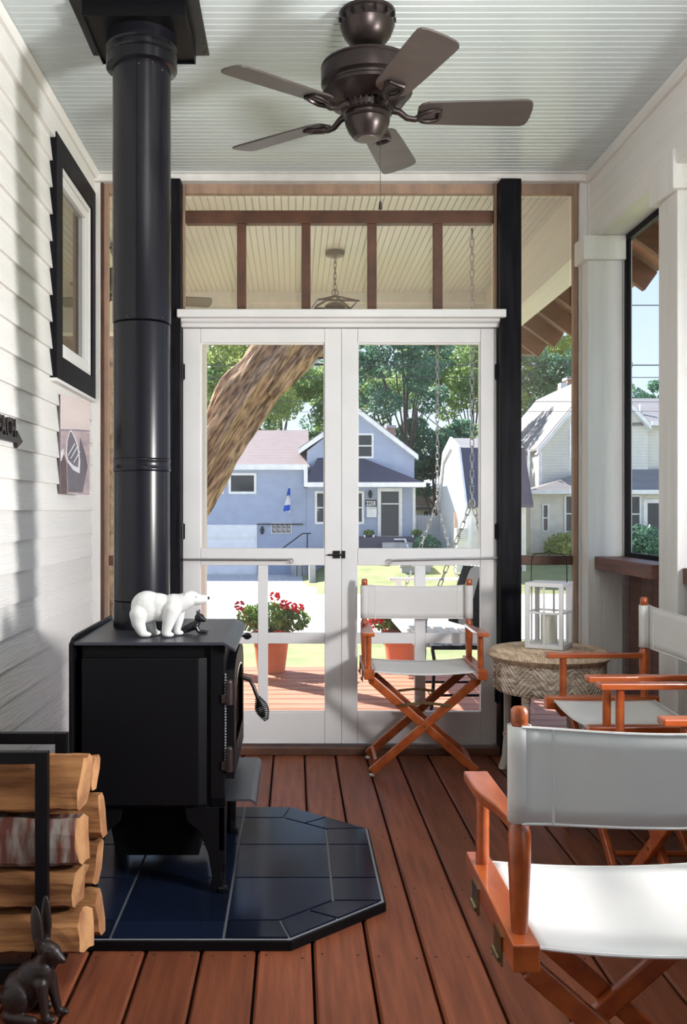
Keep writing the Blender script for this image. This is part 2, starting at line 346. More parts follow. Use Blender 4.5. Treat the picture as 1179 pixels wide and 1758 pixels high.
# ---- left wall with lap siding
wl = struct(B(XL-.22, XL-.02, -2.2, WY+.03, -.1, ZC+.02), 'wall_left', 'white')
EX = .109
def sboard(y0, y1):
    return MB().prism([(XL-.025, .002), (XL+.012, .002), (XL+.012, .006), (XL-.002, EX+.012), (XL-.025, EX+.012)], 1, y0, y1)
full = sboard(-2.2, WY-.012).build('siding_board', 'siding', wl)
WY0, WY1, WZ0, WZ1 = 3.825, 4.575, CH+.54, CH+1.54
short = sboard(-2.2, WY0-.004).build('siding_board', 'siding', wl)
stub = sboard(WY1+.002, WY-.012).build('siding_board', 'siding', wl)
first = {id(full): 1, id(short): 1, id(stub): 1}
def put(src, z):
    if first.pop(id(src), None): src.location.z = z
    else: inst(src, (0, 0, z))
for k in range(-11, 15):
    z = CH+k*EX
    if z+EX > ZC+.01: continue
    if z+EX > WZ0+.02 and z < WZ1-.02: put(short, z); put(stub, z)
    else: put(full, z)
struct(B(XL-.02, XL+.022, -2.2, WY, ZC-.125, ZC-.03), 'trim_1', 'white_y', bevel=.003)
struct(MB().prism([(XL, ZC-.032), (XL+.036, ZC-.032), (XL+.05, ZC-.006), (XL, ZC-.006)], 1, -2.2, WY), 'trim_2', 'white_y')
struct(B(XL-.2, 1.8, -2.4, -2.2, -.1, ZC+.02), 'wall_back_blocker', 'white')  # unseen wall, added to hold back light from behind the camera
# ---- left window: dark surround, white sash
wi = thing('window_1', '', '', (XL, 4.2, WZ0)); del wi['label']; del wi['category']; wi['kind'] = 'structure'
def wbar(y0, y1, z0, z1, x1, name, m, bev=.002):
    return B(XL-.02, XL+x1, y0, y1, z0, z1).build(name, m, wi, bevel=bev)
wbar(WY0, WY0+.10, WZ0, WZ1, .028, 'window_casing', 'dark_post'); wbar(WY1-.075, WY1, WZ0, WZ1, .028, 'window_casing', 'dark_post')
wbar(WY0+.10, WY1-.075, WZ1-.10, WZ1, .028, 'window_casing', 'dark_post'); wbar(WY0+.10, WY1-.075, WZ0, WZ0+.10, .028, 'window_casing', 'dark_post')
a0, a1, b0, b1 = WY0+.10, WY1-.075, WZ0+.10, WZ1-.10
fr = MB()
for (t, x1) in ((.022, .020),):
    fr.box(XL-.02, XL+x1, a0, a0+t, b0, b1).box(XL-.02, XL+x1, a1-t, a1, b0, b1).box(XL-.02, XL+x1, a0+t, a1-t, b0, b0+t).box(XL-.02, XL+x1, a0+t, a1-t, b1-t, b1)
fr.build('window_frame', 'white', wi, bevel=.003)
a0 += .024; a1 -= .024; b0 += .024; b1 -= .024; t = .042
sa = MB(); sa.box(XL-.02, XL+.012, a0, a0+t, b0, b1).box(XL-.02, XL+.012, a1-t, a1, b0, b1).box(XL-.02, XL+.012, a0+t, a1-t, b0, b0+t).box(XL-.02, XL+.012, a0+t, a1-t, b1-t, b1)
sa.build('sash', 'white', wi, bevel=.003)
B(XL-.012, XL-.006, a0+t, a1-t, b0+t, b1-t).build('pane', 'pane_win', wi)
struct(B(XL, XL+.03, WY0-.01, WY1+.01, WZ0-.014, WZ0-.001), 'trim_3', 'white_y')
# ---- screen wall
HZ = lambda py: CH-(py-877)/350.
HX = lambda px: (px-505)/350.
struct(B(XL-.02, 1.52, WY-.035, WY+.05, HZ(318), HZ(306)), 'trim_4', 'white_y', bevel=.003)
struct(B(XL-.02, 1.45, WY-.055, WY-.02, HZ(306), HZ(298)), 'trim_5', 'white_y', bevel=.003)
struct(B(XL, HX(175), WY-.012, WY+.06, 0, HZ(318)), 'trim_6', 'white_z', bevel=.003)
struct(B(HX(991), 1.45, WY-.012, WY+.06, 0, HZ(318)), 'trim_7', 'white_z', bevel=.003)
struct(B(HX(991)+.035, 1.452, WY-.03, WY-.008, 0, HZ(318)), 'trim_8', 'white_z', bevel=.003)
for i, (a, b) in enumerate(((-.645, -.546), (.991, 1.091))):
    tag(B(a, b, WY-.07, WY+.06, 0, HZ(318)).build('post', 'dark_post', bevel=.004),
        ('black-stained timber post behind the stovepipe, left of the screen doors', 'black-stained timber post with knots, between the screen doors and wicker stool')[i], 'post')
# screen panels: each a framed panel
def screen_panel(name, label, x0, x1, z0, z1, t, rails, stiles, m='tan', mr='brown', scr='screen', y=WY+.035):
    r = thing(name, label, 'screen', ((x0+x1)/2, y, z0))
    for (a, b, c, d) in ((x0, x0+t, z0, z1), (x1-t, x1, z0, z1)): B(a, b, y-.02, y+.02, c, d).build('frame_stile', m, r, bevel=.002)
    B(x0+t, x1-t, y-.02, y+.02, z1-.045, z1).build('frame_rail', m, r, bevel=.002)
    for (c, d) in rails: B(x0+t, x1-t, y-.004, y+.045, c, d).build('rail', mr, r, bevel=.003)
    for (a, b, c, d) in stiles: B(a, b, y+.0, y+.042, c, d).build('stile', mr, r, bevel=.003)
    B(x0+t, x1-t, y+.047, y+.0485, z0, z1-.045).build('screen_mesh', scr, r)
    return r
screen_panel('screen_panel', 'narrow insect screen panel behind the stovepipe at the siding corner', HX(177), -.645, .02, HZ(318), .028, [(HZ(971), HZ(954))], [])
screen_panel('screen_panel', 'tall narrow insect screen panel behind the white wooden lantern', 1.091, HX(990), .02, HZ(318), .020, [(HZ(970), HZ(954))], [])
k = 346/350.
screen_panel('screen_panel', 'transom insect screen with brown muntins above the double screen doors', -.546, .991, HZ(540), HZ(318), .012,
             [(CH+1.412, CH+1.475)], [(a, a+.044, HZ(540), CH+1.412) for a in (-.281, .036, .361, .685)], mr='brown')
struct(B(HX(176), HX(180), WY-.008, WY+.055, 0, HZ(318)), 'trim_9', 'brown')
# header over doors
struct(B(HX(309), HX(859), WY-.10, WY+.05, HZ(553), HZ(540)), 'trim_10', 'white', bevel=.003)
struct(MB().prism([(WY+.04, HZ(565)), (WY-.03, HZ(565)), (WY-.035, HZ(560)), (WY-.055, HZ(557)), (WY-.06, HZ(553)), (WY+.04, HZ(553))], 0, HX(314), HX(853)), 'trim_11', 'white')
struct(B(-.64, 1.45, WY-.05, WY+.08, .0, HZ(1277)), 'trim_12', 'brown', bevel=.004)
struct(B(XL, -.64, WY-.05, WY+.08, .0, HZ(1277)), 'trim_13', 'brown', bevel=.004)
# doors
def door(name, o0, i0, i1, o1, v0, v1, latch_side):
    r = thing(name, '', '', ((o0+o1)/2, WY+.02, .05)); del r['label']; del r['category']; r['kind'] = 'structure'
    y0, y1 = WY+.0, WY+.035
    D = lambda nm, a, b, c, d, m='white', bev=.0025, ya=y0, yb=y1: B(a, b, ya, yb, c, d).build(nm, m, r, bevel=bev)
    Z = HZ
    D('door_stile', o0, i0, Z(1274), Z(566)); D('door_stile', i1, o1, Z(1274), Z(566))
    D('door_rail', i0+.001, i1-.001, Z(590), Z(566)); D('door_rail', i0+.001, i1-.001, Z(970), Z(941)); D('door_rail', i0+.001, i1-.001, Z(1274), Z(1220))
    D('door_muntin', v0, v1, Z(1220), Z(970), ya=y0+.004); D('door_muntin', i0, v0, Z(1104), Z(1086), ya=y0+.006); D('door_muntin', v1, i1, Z(1104), Z(1086), ya=y0+.006)
    for a, b, c, d in ((i0, i0+.006, Z(941), Z(590)), (i1-.006, i1, Z(941), Z(590))): D('stop_bead', a, b, c, d, ya=y0+.012, bev=0)
    D('stop_bead', i0, i1, Z(592), Z(590), ya=y0+.01, bev=0)
    MB().box(i0, i1, y0+.024, y0+.025, Z(941), Z(590)).build('screen_mesh', 'screen_c', r)
    MB().box(i0, i1, y0+.027, y0+.028, Z(1220), Z(970)).build('screen_mesh', 'screen_c', r)
    return r
dl = door('door_1', HX(315), HX(345), HX(557), HX(585.2), HX(443), HX(460), 1)
dr = door('door_2', HX(585.7), HX(613), HX(823), HX(850), HX(711), HX(729), 0)
for r_, x in ((dl, HX(314.5)), (dr, HX(851))):
    for py in (640, 912, 1190):
        mb = MB().tube([(x, WY-.004, HZ(py+15)), (x, WY-.004, HZ(py-15))], .006, 8).box(x-.012, x+.012, WY-.003, WY+.001, HZ(py+13), HZ(py-13))
        mb.build('hinge', 'wire', r_)
lt = thing('door_latch', 'small black slide latch joining the two white screen doors', 'latch', (HX(580), WY, HZ(951)))
B(HX(571), HX(583), WY-.008, WY, HZ(958), HZ(945)).build('latch_plate', 'wire', lt, bevel=.001)
B(HX(586), HX(592), WY-.008, WY, HZ(958), HZ(945)).build('keeper', 'wire', lt, bevel=.001)
MB().tube([(HX(562), WY-.013, HZ(952)), (HX(591), WY-.013, HZ(952))], .0045, 8).build('bolt', 'bronze', lt, smooth=True)
for (a, b, ya, yb, lab) in ((495, 318, 960, 959.5, 'long grey door spring across the left screen door middle rail'), (672, 850, 961, 957, 'long grey door spring across the right screen door middle rail')):
    s_ = thing('door_spring', lab, 'spring', (HX(a), WY-.02, HZ(ya)), group=None)
    P0 = Vector((HX(a), WY-.02, HZ(ya))); P1 = Vector((HX(b), WY-.02, HZ(yb))); n = 900
    pts = []
    MB().tube([P0, P1], .0052, 10).build('coil', 'steelgrey', s_, smooth=True)
    cm = MB(); d = (P1-P0)
    for i in range(90):
        c = P0+d*(i+.5)/90
        cm.tube([c-d*.0022, c+d*.0022], .0064, 8)
    cm.build('coil_turns', 'steelgrey', s_, kind='stuff')
    sg = 1 if b > a else -1
    hk = [P0+Vector((-sg*(.0+.011*math.sin(q)+.012), 0, -.006+.012*math.cos(q))) for q in [i*PI*1.5/8 for i in range(9)]]
    MB().tube([P0]+hk, .0022, 6).build('hook', 'steelgrey', s_, smooth=True)
    MB().tube([P0+Vector((-sg*.012, .018, .004)), P0+Vector((-sg*.012, 0, .004)), P0+Vector((-sg*.022, -.004, -.004))], .002, 6).build('screw_eye', 'steelgrey', s_)

# ---- right side: beam, posts, ledge, low wall
beam_r = struct(B(XR, 1.60, -2.2, 7.10, 2.48, ZC+.01), 'trim_14', 'white_y', bevel=.004)
struct(B(XR-.02, XR, -2.2, WY-.02, ZC-.05, ZC-.004), 'trim_15', 'white_y', bevel=.003)
def rpost(name, label, x0, x1, y0, y1, capz):
    r = thing(name, label, 'post', ((x0+x1)/2, (y0+y1)/2, 0))
    B(x0, x1, y0, y1, 0, 2.48).build('post_shaft', 'white_z', r, bevel=.004)
    c = .028
    B(x0-c, x1+.01, y0-c, y1+c, capz[0], capz[1]).build('capital', 'white_z', r, bevel=.004)
    return r
rpost('porch_post', 'white corner post where the right beam meets the screen wall', 1.39, 1.555, 4.47, 4.565, (2.365, 2.479))
rpost('porch_post', 'white square post at right edge, behind the director\'s chairs', 1.445, 1.57, 3.56, 3.745, (2.39, 2.54))
rpost('porch_post', 'white square post near the camera holding the right beam', 1.445, 1.57, .35, .535, (2.39, 2.54))
rpost('porch_post', 'white outer porch corner post behind the black timber post', 1.43, 1.60, 6.95, 7.12, (2.365, 2.505))
rpost('porch_post', 'white outer porch post at deck edge seen at left edge of left door', -.83, -.66, 7.0, 7.15, (2.38, 2.52))
rpost('porch_post', 'white outer porch post far left beyond the leaning tree', -4.1, -3.93, 7.0, 7.15, (2.38, 2.52))
struct(B(-4.3, 1.62, 7.10, 7.24, 2.52, ZC+.02), 'trim_16', 'white_y', bevel=.004)
struct(B(-4.3, 1.43, 7.06, 7.10, 2.74, ZC), 'trim_17', 'white_y')
for i, (y0, y1, x0) in enumerate(((3.75, 4.466, 1.42), (.54, 3.555, 1.462))):
    tag(B(x0, 1.72, y0, y1, .905, .965).build('ledge', 'brown_y', bevel=.004),
        ('brown stained bar ledge between the two white posts', 'brown stained bar ledge running toward the camera from the right-edge post')[i], 'ledge')
# low wall of upright dark boards
lw = struct(B(1.625, 1.65, .54, 4.56, 0, .90), 'wall_right', 'brown_y')
b0_ = B(1.572, 1.604, -.066, .066, .0, .895).build('wall_board', 'brown_y', lw, bevel=.003)
ysb = [4.49-.137*i for i in range(28) if not (3.52 < 4.49-.137*i < 3.86)]
b0_.location.y = ysb[0]
for y in ysb[1:]: inst(b0_, (0, y, 0))
# right screens
struct(B(1.557, 1.60, 4.470, 4.59, .965, 2.479), 'trim_20', 'white_z', bevel=.002)
def rscreen(y0, y1, label):
    r = thing('screen_panel', label, 'screen', (1.585, (y0+y1)/2, .97))
    for (a, b, c, d) in ((y0, y0+.03, .965, 2.48), (y1-.03, y1, .965, 2.48), (y0+.03, y1-.03, .965, .985), (y0+.03, y1-.03, 2.45, 2.48)):
        B(1.562, 1.584, a, b, c, d).build('screen_frame', 'dark_post', r)
    B(1.572, 1.5735, y0+.03, y1-.03, .985, 2.45).build('screen_mesh', 'screen_c', r)
rscreen(3.78, 4.466, 'black-framed side insect screen between the two white posts on the right')
rscreen(.57, 3.525, 'black-framed side insect screen nearest the camera on the right')
# rafter tails and soffit beyond the beam
rf0 = None
for i in range(17):
    y = 7.45-.45*i
    mb = MB().bar((1.60, y, 2.70), (1.96, y, 2.44), .04, .12, up=(0, 0, 1))
    if rf0 is None:
        rf0 = mb.build('rafter_tail', 'rafter', bevel=.003); tag(rf0, 'brown rafter tail under the right eave', 'rafter', 'rafter tails under the right eave'); y00 = y
    else:
        o = inst(rf0, (0, y-y00, 0))
struct(MB().bar((1.60, -2.2, 2.775), (2.0, -2.2, 2.49), .001, .001), 'trim_18', 'soffit')
bpy.data.objects.remove(bpy.data.objects['trim_18'])
struct(MB().prism([(1.60, 2.785), (2.0, 2.50), (2.0, 2.53), (1.60, 2.81)], 1, -2.3, 7.7), 'trim_18', 'soffit')
struct(B(1.62, 1.98, 7.60, 7.66, 2.44, 2.56), 'trim_19', 'rafter')
# ================================================================== STOVE, PIPE, HEARTH
PX, PY = -.511, 3.165
hp = thing('hearth_pad', 'octagonal black slate-tiled hearth pad under the wood stove', 'hearth', (-.34, 3.1, 0))
X0, X1, Y0, Y1 = -.955, .27, 2.527, 3.67; cx_, cy_ = .278, .25
octo = lambda g: [(X0+g, Y0+g), (X1-cx_-g*.41+0, Y0+g), (X1-g, Y0+cy_+g*.41-.0), (X1-g, Y1-cy_-g*.41), (X1-cx_-g*.41, Y1-g), (X0+g, Y1-g)]
MB().prism(octo(0), 2, .0005, .027).build('pad_base', 'black', hp, bevel=.002)
MB().prism(octo(.006), 2, .0275, .0278).build('grout_bed', 'grout', hp)
def shrink(poly, g):
    n = len(poly); out = []
    cxm = sum(p[0] for p in poly)/n; cym = sum(p[1] for p in poly)/n
    for i in range(n):
        a, b, c = Vector(poly[i-1]), Vector(poly[i]), Vector(poly[(i+1) % n])
        d1 = (b-a).normalized(); d2 = (c-b).normalized()
        n1 = Vector((-d1.y, d1.x)); n2 = Vector((-d2.y, d2.x))
        den = n1.x*n2.y-n1.y*n2.x
        if abs(den) < 1e-4: out.append(tuple(b+n1*g)); continue
        k1 = n1.dot(b)+g; k2 = n2.dot(b)+g
        out.append(((k1*n2.y-k2*n1.y)/den, (n1.x*k2-n2.x*k1)/den))
    return out
gx = [-.800, -.495, -.190, .115]; gy = [2.646, 2.953, 3.247, 3.53]
tiles = []
o_ = octo(.010)
ox0, oy0 = o_[0]; ox1 = o_[2][0]; oy1 = o_[4][1]; ccx = o_[1][0]; ccy0 = o_[2][1]; ccy1 = o_[3][1]
cols = [ox0]+gx[:3]+[gx[3]]; rows = [oy0]+gy+[oy1]
icx = gx[3]-.115-.085*0; 
# inner octagon corners
ia = .115-.155; ib0 = gy[0]+.135; ib1 = gy[3]-.125
for ci in range(3):                                  # three left columns
    xa = [ox0, gx[0], gx[1]][ci]; xb = [gx[0], gx[1], gx[2]][ci]
    for ri in range(5): tiles.append([(xa, rows[ri]), (xb, rows[ri]), (xb, rows[ri+1]), (xa, rows[ri+1])])
xa = gx[2]
tiles.append([(xa, oy0), (ccx, oy0), (ia, gy[0]), (xa, gy[0])])
tiles.append([(xa, gy[3]), (ia, gy[3]), (ccx, oy1), (xa, oy1)])
tiles.append([(xa, gy[0]), (ia, gy[0]), (gx[3], ib0), (gx[3], gy[1]), (xa, gy[1])])
tiles.append([(xa, gy[1]), (gx[3], gy[1]), (gx[3], gy[2]), (xa, gy[2])])
tiles.append([(xa, gy[2]), (gx[3], gy[2]), (gx[3], ib1), (ia, gy[3]), (xa, gy[3])])
tiles.append([(gx[3], ib0), (ox1, ccy0), (ox1, gy[1]), (gx[3], gy[1])])
tiles.append([(gx[3], gy[1]), (ox1, gy[1]), (ox1, gy[2]), (gx[3], gy[2])])
tiles.append([(gx[3], gy[2]), (ox1, gy[2]), (ox1, ccy1), (gx[3], ib1)])
mo = lambda p, q: ((p[0]+q[0])/2, (p[1]+q[1])/2)
m1, m2 = mo((ccx, oy0), (ox1, ccy0)), mo((ia, gy[0]), (gx[3], ib0))
tiles += [[(ccx, oy0), m1, m2, (ia, gy[0])], [m1, (ox1, ccy0), (gx[3], ib0), m2]]
m1, m2 = mo((ccx, oy1), (ox1, ccy1)), mo((ia, gy[3]), (gx[3], ib1))
tiles += [[(ia, gy[3]), m2, m1, (ccx, oy1)], [m2, (gx[3], ib1), (ox1, ccy1), m1]]
for tpoly in tiles:
    MB().prism(shrink(tpoly, .0035), 2, .0279, .0325+random.uniform(0, .0005)).build('tile', 'tile', hp, bevel=.001)

ST = .79
st = thing('wood_stove', 'black freestanding wood stove on cast legs', 'stove', (-.43, 3.1, .0325))
yn, yf = 2.825, 3.40; xb_, xf_ = -.64, -.207
B(xb_, xf_-.012, yn+.012, yf-.012, .285, ST-.012).build('firebox', 'black', st, bevel=.004)
MB().prism([(yn+.012, .285), (yn, .32), (yn, ST-.012), (yf, ST-.012), (yf, .32), (yf-.012, .285)], 0, xf_-.045, xf_).build('front_frame', 'black', st, bevel=.004)
MB().box(xb_+.005, -.285, yn-.012, yn+.004, .30, ST-.05).add(
    [(-.285, yn-.012, .30), (-.262, yn+.004, .30), (-.262, yn+.004, ST-.05), (-.285, yn-.012, ST-.05), (-.285, yn+.006, .30), (-.285, yn+.006, ST-.05)],
    [(0, 1, 2, 3), (0, 4, 1), (3, 2, 5)]).build('side_shield', 'black', st, bevel=.003)
# top plate with bevelled front
tp = MB()
ty0, ty1 = 2.80, 3.415
tp.prism([(-.655, ST-.01), (-.2095, ST-.01), (-.175, ST-.030), (-.1735, ST-.021), (-.2095, ST), (-.655, ST)], 1, ty0, ty1)
tp.build('top_plate', 'stovetop', st, bevel=.0015)
MB().prism([(ty0-.005, .30), (ty0-.005, ST-.004), (ty0+.03, ST+.010), (ty0+.08, ST+.015), (ty1, ST+.012), (ty1, .30)], 0, -.668, -.657).build('rear_heat_shield', 'black', st, bevel=.002)
# door
dm = thing('tmp', '', ''); bpy.data.objects.remove(dm)
dy0, dy1, dz0, dz1 = 2.835, 3.35, .375, .735
def arch(y0, y1, z0, zs, zt, ch, n=8):
    pts = [(y0, z0), (y1, z0), (y1, zs)]
    for i in range(n+1):
        a = PI*i/n; pts.append(((y0+y1)/2+math.cos(a)*(y1-y0)/2*.98, zs+math.sin(a)**.75*(zt-zs)))
    pts.append((y0, zs)); return pts
outer = arch(dy0, dy1, dz0, .665, .735, 0); inner = arch(dy0+.075, dy1-.075, dz0+.085, .60, .675, 0)
dm_ = MB(); n = len(outer)
xA, xB = xf_, -.180
vs = [(xA, *p) for p in outer]+[(xB, *p) for p in outer]+[(xB, *p) for p in inner]+[(xB-.02, *p) for p in inner]
fs = []
for i in range(n):
    j = (i+1) % n
    for k_ in range(3): fs.append((k_*n+i, k_*n+j, (k_+1)*n+j, (k_+1)*n+i))
dm_.add(vs, fs)
door_ = dm_.build('stove_door', 'black', st)
rim = MB(); mid = arch(dy0+.070, dy1-.070, dz0+.08, .605, .680, 0)
rim.add([(xB+.001, *p) for p in mid]+[(xB+.002, *p) for p in inner]+[(xB-.012, *p) for p in inner], [(k_*n+i, k_*n+(i+1) % n, (k_+1)*n+(i+1) % n, (k_+1)*n+i) for k_ in range(2) for i in range(n)])
rim.build('door_rim', 'steel', door_)
MB().add([(xB-.015, *p) for p in inner], [tuple(range(n))]).build('door_glass', 'blackglaze', door_)
for z in (.40, .60):
    MB().tube([(xf_+.012, dy0-.008, z), (xf_+.012, dy0-.008, z+.065)], .0125, 12).ell((xf_+.012, dy0-.008, z+.066), (.0115, .0115, .010)).box(xf_-.01, xf_+.012, dy0-.016, dy0+.01, z+.005, z+.03).build('hinge', 'castiron', st, smooth=True)
gk = MB()
for i in range(34): gk.ell((xf_+.001, dy0-.012, .41+i*.0085), (.0035, .0035, .0035), n=6)
gk.build('door_gasket_rope', 'grout', st, kind='stuff')
hy = 3.30
hd = MB().tube([(-.20, hy, CH-.585), (-.172, hy, CH-.585), (-.155, hy, CH-.592), (-.143, hy, CH-.613), (-.128, hy, CH-.655), (-.118, hy, CH-.685)], .0068, 10).build('door_handle', 'bronze', st, smooth=True)
co = MB(); A0 = Vector((-.128, hy, CH-.652)); A1 = Vector((-.098, hy, CH-.733)); dd = (A1-A0); dn = dd.normalized(); e1 = Vector((0, 1, 0)); e2 = dn.cross(e1)
pts = []; T = 13
for i in range(T*12+1):
    u = i/(T*12); rr = .008+.015*math.sin(PI*min(1, u*1.02))**1.2; a = 2*PI*T*u
    pts.append(A0+dd*u+(e1*math.cos(a)+e2*math.sin(a))*rr)
co.tube(pts, .0022, 5)
co.build('coil_grip', 'wire', hd, smooth=True)
co = MB(); A0 = Vector((-.178, 3.30, CH-.438)); dd = Vector((.028, 0, .001))
pts = [A0+dd*(i/72)+Vector((0, math.cos(2*PI*i/12), math.sin(2*PI*i/12)))*(.004+.008*math.sin(PI*i/72)) for i in range(73)]
MB().tube(pts, .002, 5).tube([A0-dd, A0+dd*.9], .0035, 8).build('air_control_knob', 'wire', st, smooth=True)
ld = CH-.877
MB().prism([(-.21, ld), (-.132, ld), (-.120, ld-.008), (-.118, ld-.014), (-.113, ld-.014), (-.117, ld-.002), (-.131, ld+.006), (-.21, ld+.006)], 1, 2.85, 3.335).build('ash_lip', 'stovetop', st)
MB().prism([(-.56, .095), (-.30, .095), (-.27, .29), (-.60, .29)], 1, 2.97, 3.27).build('ash_pan_housing', 'black', st, bevel=.004)
def leg(sx, sy):
    # cabriole plate legs: profile in XZ and in YZ, corner shaped
    cx = {1: -.207, -1: -.64}[sx]; cy = {1: yf-.01, -1: yn+.01}[sy]; fz = .0335
    prof = [(.0, .29), (.0, .16), (.012, .09), (.006, .055), (-.006, fz+.012), (-.006, fz), (.044, fz), (.046, fz+.015), (.040, .08), (.052, .15), (.078, .215), (.115, .245), (.125, .29)]
    mb = MB()
    mb.prism([(cx-sx*a, z) for a, z in prof], 1, cy, cy-sy*.022)
    mb.prism([(cy-sy*a*.9, z) for a, z in prof], 0, cx-sx*.001, cx-sx*.022)
    return mb
for sx in (1, -1):
    for sy in (1, -1): leg(sx, sy).build('leg', 'black', st, bevel=.003)

pp = thing('stovepipe', 'tall black double-wall stovepipe rising from stove to ceiling box', 'stovepipe', (PX, PY, ST))
segs = [(ST+.001, CH-.30, .0945), (CH-.298, CH+.132, .0935), (CH+.172, CH+.622, .0945), (CH+.626, 2.70, .0965)]
for a, b, r in segs:
    MB().lathe([(r-.002, 0), (r, .002), (r, b-a-.002), (r-.002, b-a)], (PX, PY, a), 64).build('pipe_section', 'pipe', pp, smooth=True)
MB().lathe([(.0950, 0), (.0965, .002), (.0965, .008), (.0950, .011), (.0950, .031), (.0965, .034), (.0965, .038), (.0950, .040)], (PX, PY, CH+.132), 64).build('pipe_band', 'pipe', pp, smooth=True)
MB().lathe([(.114, 0), (.118, .003), (.118, .035), (.114, .040), (.118, .045), (.118, .060), (.113, .066), (.118, .072), (.118, .115), (.1, .117)], (PX, PY, 2.655), 64).build('top_collar', 'pipe', pp, smooth=True)
MB().box(PX+.0-.0012, PX+.0012, PY-.0975, PY-.095, CH+.626, 2.66).build('pipe_seam', 'black', pp)
for (an, z) in ((-.35, CH+.635), (.9, CH+.635), (.35, CH+.151), (-.8, CH+.151), (-.55, CH-.315), (.05, 2.635), (.5, 2.645), (.9, 2.63)):
    MB().ell((PX+.097*math.sin(an), PY-.097*math.cos(an), z), (.004, .004, .004), n=8).build('screw', 'castiron', pp)
cb = thing('ceiling_support_box', 'square black metal support box on the ceiling around the stovepipe top', 'bracket', (PX, PY, ZC))
B(PX-.208, PX+.208, PY-.21, PY+.21, ZC-.013, ZC-.0045).build('ceiling_plate', 'pipe', cb, bevel=.002)
bx = MB(); h = .164; z0, z1 = CH+1.575, ZC-.013; t = .004
for q in ((PX-h, PX+h, PY-h, PY-h+t), (PX-h, PX+h, PY+h-t, PY+h), (PX-h, PX-h+t, PY-h+t, PY+h-t), (PX+h-t, PX+h, PY-h+t, PY+h-t)): bx.box(*q, z0, z1)
bx.box(PX-h+t, PX+h-t, PY-h+t, PY+h-t, z0+.008, z0+.014)
bx.build('support_box', 'black', cb)
for dx, dy in ((.195, .19), (.195, .13), (-.195, .19), (-.195, -.19), (.195, -.19)):
    MB().ell((PX+dx, PY+dy, ZC-.014), (.005, .005, .003), n=8).build('screw', 'castiron', cb)

